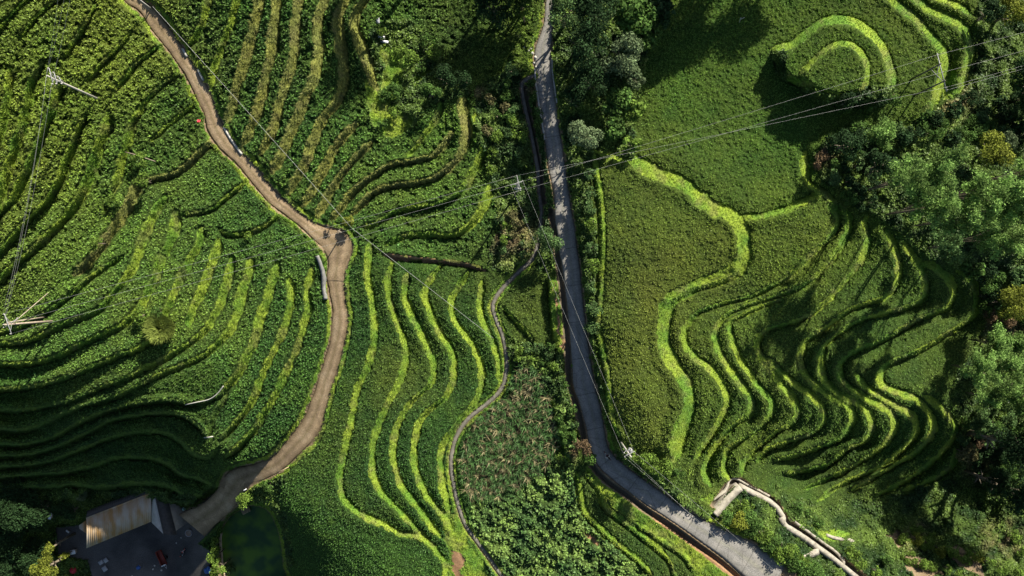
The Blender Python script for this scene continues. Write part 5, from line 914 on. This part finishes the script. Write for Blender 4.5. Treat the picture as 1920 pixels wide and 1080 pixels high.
# ------------------------------------------------------------------ house and yard
M_RUST, tt, pp = mat_base('rusty_sheet')
g = tt.nodes.new('ShaderNodeNewGeometry'); tc = tt.nodes.new('ShaderNodeTexCoord'); n1 = tt.nodes.new('ShaderNodeTexNoise'); n1.inputs['Scale'].default_value = .55; n1.inputs['Detail'].default_value = 5
rp = tt.nodes.new('ShaderNodeValToRGB'); rp.color_ramp.elements[0].position = .38; rp.color_ramp.elements[0].color = (.33, .20, .08, 1); rp.color_ramp.elements[1].position = .62; rp.color_ramp.elements[1].color = (.40, .35, .28, 1)
mp = tt.nodes.new('ShaderNodeMapping'); mp.inputs['Scale'].default_value = (1.4, .35, 1); tt.links.new(tc.outputs['Object'], mp.inputs[0]); tt.links.new(mp.outputs[0], n1.inputs['Vector']); tt.links.new(n1.outputs['Fac'], rp.inputs[0]); tt.links.new(rp.outputs[0], pp.inputs['Base Color']); pp.inputs['Roughness'].default_value = .7; pp.inputs['Specular IOR Level'].default_value = .25
M_TILE = noise_mat('shaded_tile', (.05, .05, .052), (.085, .083, .08), 2.0, .85, .5, 9)  # hill shadow over the wing's east slope is put into this colour
M_WALLH = noise_mat('plaster', (.25, .22, .18), (.36, .33, .28), 1.0, .95)
M_DOOR = plain('old_wood_door', (.16, .10, .06), .8)
def sheet_roof(name, a, b, c, d, mat, parent, org, corr=.055, pitch=.42, thick=.05):
    """corrugated sheet: a-b eave, d-c upper edge"""
    a, b, c, d = [np.array(q, float) - org for q in (a, b, c, d)]; L = np.linalg.norm(b - a); n = max(4, int(L / pitch * 4)); nr = np.cross(b - a, d - a); nr /= np.linalg.norm(nr); 
    if nr[2] < 0: nr = -nr
    V = []
    for i in range(n + 1):
        t = i / n; h = math.sin(t * L / pitch * 2 * math.pi) * corr; lo = a * (1 - t) + b * t + nr * h; up = d * (1 - t) + c * t + nr * h
        V += [lo, up, lo - nr * thick, up - nr * thick]
    F = []
    for i in range(n):
        k = i * 4; F += [(k, k + 4, k + 5, k + 1), (k + 2, k + 3, k + 7, k + 6), (k, k + 2, k + 6, k + 4), (k + 1, k + 5, k + 7, k + 3)]
    F += [(0, 1, 3, 2), (n * 4, n * 4 + 2, n * 4 + 3, n * 4 + 1)]
    return obj(name, new_mesh(name, np.array(V), None, F, [mat]), parent)
HZ = -24.0
org = at_z(225, 990, HZ); house = empty('house', org, 'farmhouse with a rusty corrugated main roof and a tiled side wing darkened with shade', 'house')
za, zb_ = HZ + 7.9, HZ + 9.1
r1 = sheet_roof('main_roof', at_z(162, 1028, za), at_z(284, 978, za), at_z(283, 925, zb_), at_z(162, 972, zb_), M_RUST, house, org)
m = MB(); p, q = at_z(162, 971.5, zb_ + .03) - org, at_z(283, 924.5, zb_ + .03) - org; m.tube([p, q], .12, 6); m.build('ridge_cap', M_RUST, r1)
sheet_roof('back_roof', at_z(283, 912, za + .3), at_z(163, 958, za + .3), at_z(162, 971, zb_ - .04), at_z(283, 924, zb_ - .04), M_TILE, house, org, .03)
sheet_roof('lean_to_roof', at_z(161.3, 1000, HZ + 6.9), at_z(161.3, 976, HZ + 7.3), at_z(148, 985, HZ + 7.0), at_z(148.5, 991, HZ + 6.9), M_RUST, house, org, .025)
rz = HZ + 9.3
ww = sheet_roof('wing_west_roof', at_z(284.5, 980, HZ + 8.1), at_z(284.5, 930, HZ + 8.5), at_z(290, 926, rz), at_z(308, 1003, rz), M_CONC, house, org, .03)
we = sheet_roof('wing_roof', at_z(332, 1003, HZ + 7.5), at_z(312, 925, HZ + 7.5), at_z(290.5, 925.5, rz - .02), at_z(308.5, 1002.5, rz - .02), M_TILE, house, org, .03, .3)
m = MB(); m.tube([at_z(290, 925, rz + .03) - org, at_z(308, 1004, rz + .03) - org], .11, 6); m.build('ridge_cap', M_TILE, we)
def wallbox(p, q, zt, th=.25):
    p, q = at_z(*p, HZ) - org, at_z(*q, HZ) - org; d = q - p; m = MB(); m.box((*((p + q) / 2)[:2], zt / 2 - .3), (np.linalg.norm(d), th, zt + .6), math.atan2(d[1], d[0])); return m.build('wall', M_WALLH, house)
def hp(px, py, z): return at_z(px, py, z)
def pxz(px, py, z):                                   # same ground point seen at yard level
    p = at_z(px, py, z); return (p[0] / (K * (HC - HZ)) + 960, -p[1] / (K * (HC - HZ)) + 540)
cs = [pxz(167, 1020, za), pxz(280, 974, za), pxz(281, 928, zb_), pxz(167, 968, zb_)]
for i in range(4): wallbox(cs[i], cs[(i + 1) % 4], 7.7 if i != 2 else 7.95)
cw = [pxz(288, 975, za), pxz(308, 998, za), pxz(325, 998, za), pxz(309, 932, za), pxz(288, 932, za)]
for i in range(4): wallbox(cw[i], cw[i + 1], 7.3)
p, q = at_z(*cs[0], HZ) - org, at_z(*cs[1], HZ) - org; d = q - p; an = math.atan2(d[1], d[0]); nrm = np.array([d[1], -d[0], 0]) / np.linalg.norm(d)
for t, nm, wd, z0, z1 in ((.2, 'window', 1.2, 1.1, 2.3), (.5, 'door', 1.4, .0, 2.2), (.8, 'window', 1.2, 1.1, 2.3), (.2, 'window', 1.2, 4.6, 6.0), (.5, 'window', 1.2, 4.6, 6.0), (.8, 'window', 1.2, 4.6, 6.0)):
    m = MB(); c = p + d * t + nrm * .14; m.box((c[0], c[1], (z0 + z1) / 2), (wd, .06, z1 - z0), an, bevel=.02); fr = m.build(nm, M_DOOR, house)
    m = MB(); c2 = c + nrm * .05; m.box((c2[0], c2[1], (z0 + z1) / 2), (wd * .1, .05, z1 - z0 - .2), an); m.build('mullion' if nm == 'window' else 'door_rail', M_WOODPOLE, fr)
def slab(name, px, py, size, rz, z, mat, label, cat, group=None, legs=0.0, tilt=0):
    p = at(px, py); root = empty(name, p, label, cat, group, rz); m = MB(); ct = math.cos(tilt); st = math.sin(tilt)
    m.box((0, 0, z), size, 0, [(1, 0, 0), (0, ct, -st), (0, st, ct)], bevel=.04); m.build('panel', mat, root)
    for sx in (-1, 1): m = MB(); m.box((sx * size[0] * .35, 0, (z - size[2] / 2) / 2), (.08, size[1] * .8, max(.05, z - size[2] / 2)), 0); m.build('bearer', M_WOODPOLE, root)
    return root
M_WHITE = plain('white_sheet', (.62, .64, .68), .5); M_GREYS = plain('grey_slab', (.3, .31, .33), .8); M_RED = plain('faded_red', (.17, .035, .025), .6); M_BLUE = plain('blue_plastic', (.03, .09, .28), .5); M_CRIM = plain('crimson_cloth', (.42, .02, .04), .7); M_BLACK = plain('black_rubber', (.02, .02, .02), .6); M_CHROME = plain('worn_metal', (.5, .5, .5), .35, .6)
slab('white_board', 142, 1032, (.95, .85, .04), .15, .9, M_WHITE, 'square white panel lying left of the rusty roof', 'panel')
slab('white_board', 129, 995, (.75, .35, .04), -.7, .4, M_WHITE, 'narrow white panel lying beside the left end of the house', 'panel')
slab('white_board', 99, 965, (.5, 1.25, .05), -.25, .8, M_WHITE, 'white sheet under the dark trees at the left', 'sheet')
slab('paving_slab', 190, 1054, (.9, .8, .1), .6, .15, M_GREYS, 'grey slab nearest the rusty roof in the yard', 'slab'); slab('paving_slab', 199, 1050, (.8, .9, .1), .6, .15, M_GREYS, 'grey slab furthest right of the three in the yard', 'slab'); slab('paving_slab', 197, 1066, (.9, 1.0, .1), .6, .15, M_GREYS, 'lowest of the three grey slabs in the yard', 'slab')
slab('grey_cover', 322, 966, (.75, 1.0, .06), .5, 1.1, plain('grey_cover', (.42, .44, .45), .6), 'pale grey lid beside the house wing', 'lid')
slab('red_board', 328, 976, (.7, 1.2, .06), .45, .7, M_RED, 'dull red board beside the house wing', 'board')
slab('pale_crate', 346, 953, (.6, .55, .3), .6, .3, plain('turquoise_crate', (.35, .55, .55), .5), 'pale turquoise crate between the house and the road', 'crate')
# red heap under a cloth: domed cover with folds
def dome(name, px, py, R, h, mat, label, cat, folds=9):
    p = at(px, py); root = empty(name, p, label, cat); V = []; n = 36; rings = 9
    for i in range(rings):
        t = i / (rings - 1)
        for k in range(n):
            a = 2 * math.pi * k / n; q = R * math.sin(t * math.pi / 2) * (1 + .10 * t * math.sin(a * folds) + .08 * math.sin(a * 2 + 1)); V.append((q * math.cos(a), q * math.sin(a), h * math.cos(t * math.pi / 2) + .25 + .05 * math.sin(a * 3) * t))
    F = [(i * n + k, i * n + (k + 1) % n, (i + 1) * n + (k + 1) % n, (i + 1) * n + k) for i in range(rings - 1) for k in range(n)]
    obj('cover', new_mesh('cover', np.array(V), None, F, [mat], smooth=True), root); m = MB(); m.lathe([(R * .8, 0), (R * .85, .3), (R * .7, .35)], (0, 0, 0), 16); m.build('base', M_WOODPOLE, root); return root
dome('covered_heap', 141, 1067, .75, .9, M_CRIM, 'round crimson cover at the bottom left of the yard', 'cover')
dome('blue_tarp', 391, 1068, .7, .6, M_BLUE, 'blue tarpaulin heap left of the pond shrubs', 'tarpaulin', 5)
dome('blue_tarp', 261, 1063, .42, .4, M_BLUE, 'small blue bundle on the yard floor', 'bundle', 5)
root = empty('basket', at(356, 998), 'round woven basket on the yard in front of the house wing', 'basket'); m = MB(); m.lathe([(.45, 0), (.62, .25), (.68, .5), (.6, .5), (.52, .22), (.0, .08)], (0, 0, 0), 20); m.build('bowl', M_WOODPOLE, root, True); m = MB(); P = [(.64 * math.cos(a), .64 * math.sin(a), .52) for a in np.linspace(0, 2 * math.pi, 25)]; m.tube(P, .05, 6, False); m.build('rim', M_GREYS, root, True)
# red cart with tipping tray
root = empty('farm_cart', at(307, 1043), 'long red farm cart parked in the yard below the house', 'cart', None, math.radians(-66)); m = MB()
m.box((0, 0, .75), (3.0, 1.0, .08), bevel=.05); 
for s in (-1, 1): m.box((0, s * .53, .95), (3.0, .06, .42), bevel=.02)
m.box((-1.53, 0, .95), (.06, 1.0, .42)); m.box((1.53, 0, .95), (.06, 1.0, .42)); m.build('tray', M_RED, root)
for sy in (-1, 1): m = MB(); m.lathe([(.1, -.09), (.34, -.09), (.36, 0), (.34, .09), (.1, .09)], (0.3, sy * .66, .36), 18, 1); m.build('wheel', M_BLACK, root, True)
m = MB(); m.tube([(1.5, .3, .7), (2.3, 0, .75), (1.5, -.3, .7)], .045, 6); m.build('drawbar', M_CHROME, root)
m = MB(); m.box((1.45, 0, 1.2), (.2, .9, .12), bevel=.03); m.build('pale_rail', M_WHITE, root)
def torus(R, r_, n=20, k=8):
    V = []; 
    for i in range(n):
        a = 2 * math.pi * i / n
        for j in range(k): b = 2 * math.pi * j / k; V.append(((R + r_ * math.cos(b)) * math.cos(a), r_ * math.sin(b), (R + r_ * math.cos(b)) * math.sin(a)))
    return np.array(V), [(i * k + j, ((i + 1) % n) * k + j, ((i + 1) % n) * k + (j + 1) % k, i * k + (j + 1) % k) for i in range(n) for j in range(k)]
def motorcycle(px, py, ang, mat, label, lift=0.0):
    root = empty('motorcycle', at(px, py) + [0, 0, lift], label, 'motorcycle', None, ang)
    for x in (-.64, .64):
        V, F = torus(.25, .055); m = MB(); m.add(V + np.array([x, 0, .305]), (), F); w = m.build('wheel', M_BLACK, root, True)
        m = MB(); m.lathe([(.0, -.05), (.05, -.05), (.05, .05), (0, .05)], (x, 0, .305), 10, 1)
        for k in range(6): a = k * math.pi / 3; m.tube([(x, 0, .305), (x + .23 * math.cos(a), 0, .305 + .23 * math.sin(a))], .012, 4)
        m.build('rim', M_CHROME, w)
    m = MB(); m.tube([(-.64, .1, .31), (-.1, .12, .38), (.1, .1, .62), (.45, .03, .95)], .03, 6); m.tube([(-.64, -.1, .31), (-.1, -.12, .38), (.1, -.1, .62), (.45, -.03, .95)], .03, 6); m.box((0, 0, .38), (.42, .26, .28), bevel=.06); m.build('frame', M_BLACK, root)
    m = MB(); m.tube([(.08, 0, .80), (.2, 0, .85), (.38, 0, .86), (.48, 0, .8)], [.09, .15, .15, .07], 10); m.build('fuel_tank', mat, root, True)
    m = MB(); m.tube([(-.68, 0, .82), (-.5, 0, .80), (-.1, 0, .77), (.08, 0, .8)], [.07, .13, .14, .1], 10); m.build('seat', M_BLACK, root, True)
    m = MB(); m.tube([(.64, .09, .31), (.5, .08, .75), (.42, .07, .98)], .028, 6); m.tube([(.64, -.09, .31), (.5, -.08, .75), (.42, -.07, .98)], .028, 6); m.build('fork', M_CHROME, root)
    m = MB(); m.tube([(.28, .38, 1.0), (.40, .2, 1.04), (.43, 0, 1.0), (.40, -.2, 1.04), (.28, -.38, 1.0)], .022, 6); m.build('handlebar', M_CHROME, root)
    m = MB(); m.lathe([(0, 0), (.08, .0), (.10, .06), (.09, .12), (0, .13)], (.53, 0, .88), 12, 0); m.build('headlight', M_PORC, root, True)
    m = MB(); m.tube([(-.3, -.16, .28), (-.75, -.18, .34)], .045, 8); m.build('exhaust', M_CHROME, root)
    m = MB(); m.tube([(.42, 0, .52), (.64, 0, .66), (.86, 0, .52)], .07, 8); m.tube([(-.9, 0, .6), (-.72, 0, .72), (-.4, 0, .7)], .08, 8); m.build('mudguard', mat, root)
    return root
def skin_obj(name, verts, edges, radii, mat, parent, sub=2):
    me = bpy.data.meshes.new(name); me.from_pydata([tuple(v) for v in verts], edges, []); o = obj(name, me, parent); me.materials.append(mat)
    sk = o.modifiers.new('skin', 'SKIN'); ly = me.skin_vertices[0] if me.skin_vertices else None
    if ly is None:
        bm_ = bmesh.new(); bm_.from_mesh(me); bm_.verts.layers.skin.verify(); bm_.to_mesh(me); bm_.free(); ly = me.skin_vertices[0]
    for i, rr in enumerate(radii): ly.data[i].radius = (rr, rr) if not hasattr(rr, '__len__') else rr
    ly.data[0].use_root = True
    s = o.modifiers.new('sub', 'SUBSURF'); s.levels = s.render_levels = sub; return o
M_SKIN = plain('skin', (.42, .26, .18), .6); M_HAIR = plain('black_hair', (.012, .011, .01), .5); M_SHIRT = plain('pale_shirt', (.62, .58, .52), .8); M_TROU = plain('dark_trousers', (.035, .04, .055), .85)
def rider(px, py, ang, label, lift=0.0):
    root = empty('person', at(px, py) + [0, 0, lift], label, 'person', None, ang)
    # seated, leaning slightly forward, hands on the grips; x is forward
    V = [(-.12,0,.92),(-.10,0,1.10),(-.05,0,1.30),(-.01,0,1.45),(.02,0,1.53),(.05,0,1.60),(.07,0,1.68),(.06,0,1.77)]; Rr = [(.16,.13),(.15,.12),(.17,.12),(.12,.09),.055,.075,.095,.075]; E = [(i, i + 1) for i in range(7)]
    def chain(start, pts, rad):
        p = start
        for q, rr in zip(pts, rad): V.append(q); Rr.append(rr); E.append((p, len(V) - 1)); p = len(V) - 1
        return p
    for s in (-1, 1):
        w = chain(3, [(-.01, s*.17, 1.44), (.05, s*.30, 1.22), (.22, s*.385, 1.07), (.27, s*.385, 1.045)], [.062, .05, .038, .034])
        for f, (dy, L) in enumerate(((-.032,.05),(-.011,.058),(.011,.055),(.032,.045))): chain(w, [(.305, s*(.385+dy), 1.05), (.325, s*(.385+dy), 1.03-L*.2), (.315, s*(.385+dy), 1.0)], [.012,.011,.009])
        chain(w, [(.275, s*.33, 1.03), (.30, s*.325, 1.0)], [.012,.010])
        chain(0, [(-.08, s*.12, .88), (.28, s*.17, .74), (.10, s*.17, .36), (.22, s*.18, .30)], [.095,.07,.048,.035])
    skin_obj('body', V, E, Rr, M_SKIN, root, 1)
    sv = [(-.12,0,.94),(-.10,0,1.10),(-.05,0,1.30),(-.01,0,1.44)]; sr = [(.175,.15),(.17,.14),(.19,.14),(.125,.10)]; se = [(0,1),(1,2),(2,3)]
    for s in (-1, 1): b = len(sv); sv += [(-.01, s*.18, 1.44), (.05, s*.305, 1.22), (.20, s*.38, 1.085)]; sr += [.08, .065, .052]; se += [(3, b), (b, b+1), (b+1, b+2)]
    skin_obj('shirt', sv, se, sr, M_SHIRT, root, 1)
    tv = [(-.12,0,.92)]; tr_ = [(.17,.14)]; te = []
    for s in (-1, 1): b = len(tv); tv += [(-.08, s*.12, .88), (.28, s*.17, .74), (.10, s*.17, .38)]; tr_ += [.108, .083, .062]; te += [(0, b), (b, b+1), (b+1, b+2)]
    skin_obj('trousers', tv, te, tr_, M_TROU, root, 1)
    m = MB(); m.lathe([(.0, .135), (.06, .12), (.095, .07), (.108, .01), (.10, -.05), (.085, -.06)], (.045, 0, 1.715), 14); m.build('hair', M_HAIR, root, True)
    m = MB(); m.tube([(.155, 0, 1.70), (.178, 0, 1.665), (.16, 0, 1.655)], [.012, .02, .014], 6); m.build('nose', M_SKIN, root, True)
    for s in (-1, 1): m = MB(); m.lathe([(0, -.012), (.012, 0), (0, .012)], (.152, s*.035, 1.705), 8); m.build('eye', M_HAIR, root, True); m = MB(); m.tube([(.06, s*.095, 1.72), (.055, s*.105, 1.69), (.06, s*.095, 1.66)], .014, 6); m.build('ear', M_SKIN, root, True)
    m = MB(); m.tube([(.155, -.025, 1.625), (.162, 0, 1.622), (.155, .025, 1.625)], .007, 5); m.build('mouth', M_CRIM, root, True)
    for s in (-1, 1): m = MB(); m.tube([(.06, s*.18, .30), (.16, s*.18, .29), (.28, s*.18, .27)], [.045, .05, .035], 8); m.build('shoe', M_BLACK, root, True)
    return root
import bmesh
ang = math.radians(128)
motorcycle(1138, 853, ang, plain('dark_red_paint', (.12, .02, .02), .4, .5), 'dark motorcycle being ridden along the paved road', .12)
rider(1138, 853, ang, 'person in a pale shirt riding the motorcycle on the paved road', .12)
motorcycle(345, 1034, math.radians(60), plain('red_paint', (.42, .03, .02), .4, .5), 'red motorcycle parked on the yard beside the pond shrubs')
root = empty('red_flag', at(378, 231), 'small crimson flag on a stick at the edge of the dirt road', 'flag'); m = MB(); m.tube([(0, 0, 0), (.03, .02, 1.7)], .03, 6); m.build('stick', M_WOODPOLE, root)
V = []; 
for i in range(9):
    for j in range(5): V.append((.04 + i * .055, .07 * math.sin(i * .9) * (i / 8) + j * .1 - .2, 1.55 + .05 * math.cos(i * 1.1) - .04 * j))
m = MB(); m.add(V, (), [(i * 5 + j, (i + 1) * 5 + j, (i + 1) * 5 + j + 1, i * 5 + j + 1) for i in range(8) for j in range(4)]); m.build('cloth', M_CRIM, root)
# pond platform of bamboo
p0 = at_z(460, 956, PZ + .45); root = empty('bamboo_platform', p0, 'small bamboo platform over the top of the pond', 'platform', None, math.radians(28))
for k in range(9): m = MB(); m.tube([(-.85 + .05 * random.random(), -.6 + k * .15, 0), (.85 + .1 * random.random(), -.6 + k * .15, .02)], .06, 7); m.build('pole', M_WOOD, root, True)
for s in (-1, 1): m = MB(); m.box((s * .6, 0, -.12), (.1, 1.4, .1), bevel=.02); m.build('bearer', M_WOODPOLE, root); m = MB(); m.tube([(s * .6, -.5, -.15), (s * .6, -.5, -1.3)], .06, 6); m.build('leg', M_WOODPOLE, root)
slab('pale_plank', 433, 950, (1.0, .22, .05), .55, .4, M_WHITE, 'white plank at the road edge beside the bamboo platform', 'plank'); slab('pale_plank', 461, 917, (.6, .16, .05), .55, .4, M_WHITE, 'short white plank at the road edge above the pond', 'plank')
slab('pale_boards', 716, 73, (1.2, .35, .06), -.1, .8, M_WHITE, 'upper of the two pale boards in the central gully', 'board'); slab('pale_boards', 722, 80, (1.2, .35, .06), -.15, .5, M_WHITE, 'lower of the two pale boards in the central gully', 'board')
slab('slate_slab', 710, 41, (.5, .9, .06), .1, .6, M_GREYS, 'small grey slab above the pale boards', 'slab')
# litter and stones that catch the light
def stone(px, py, s, lab, grp_):
    r = np.random.default_rng(int(px * 7 + py)); p = at(px, py); n, k = 8, 5; V = [(0, 0, .8)]
    for i in range(1, k): 
        for j in range(n): a = 2 * math.pi * j / n; t = i / k * 2.2; q = math.sin(t) * (.75 + .4 * r.random()); V.append((q * math.cos(a), q * math.sin(a), .8 * math.cos(t)))
    F3 = [(0, 1 + j, 1 + (j + 1) % n) for j in range(n)]; F4 = [(1 + i * n + j, 1 + (i + 1) * n + j, 1 + (i + 1) * n + (j + 1) % n, 1 + i * n + (j + 1) % n) for i in range(k - 2) for j in range(n)]
    o = obj('stone', new_mesh('stone', np.array(V) * s, F3, F4, [M_CONC])); o.location = p + [0, 0, s * .2]; tag(o, lab, 'stone', grp_)
for x, y in ((988,72),(984,90),(990,95),(996,92),(998,100),(983,100),(1000,70),(1001,118),(1005,126),(1004,108),(988,110)): stone(x, y, .22 + .1 * random.random(), 'pale stone beside the drain at the top of the paved road', 'stones beside the top of the drain')
for x, y in ((290,1060),(303,1069),(287,1067),(331,1018),(357,978),(340,1008),(248,1080)): stone(x, y, .16 + .06 * random.random(), 'small pale stone lying on the yard floor', 'stones on the yard')
for x, y in ((918,890),(428,895),(533,833),(1070,560),(1074,600)): pass
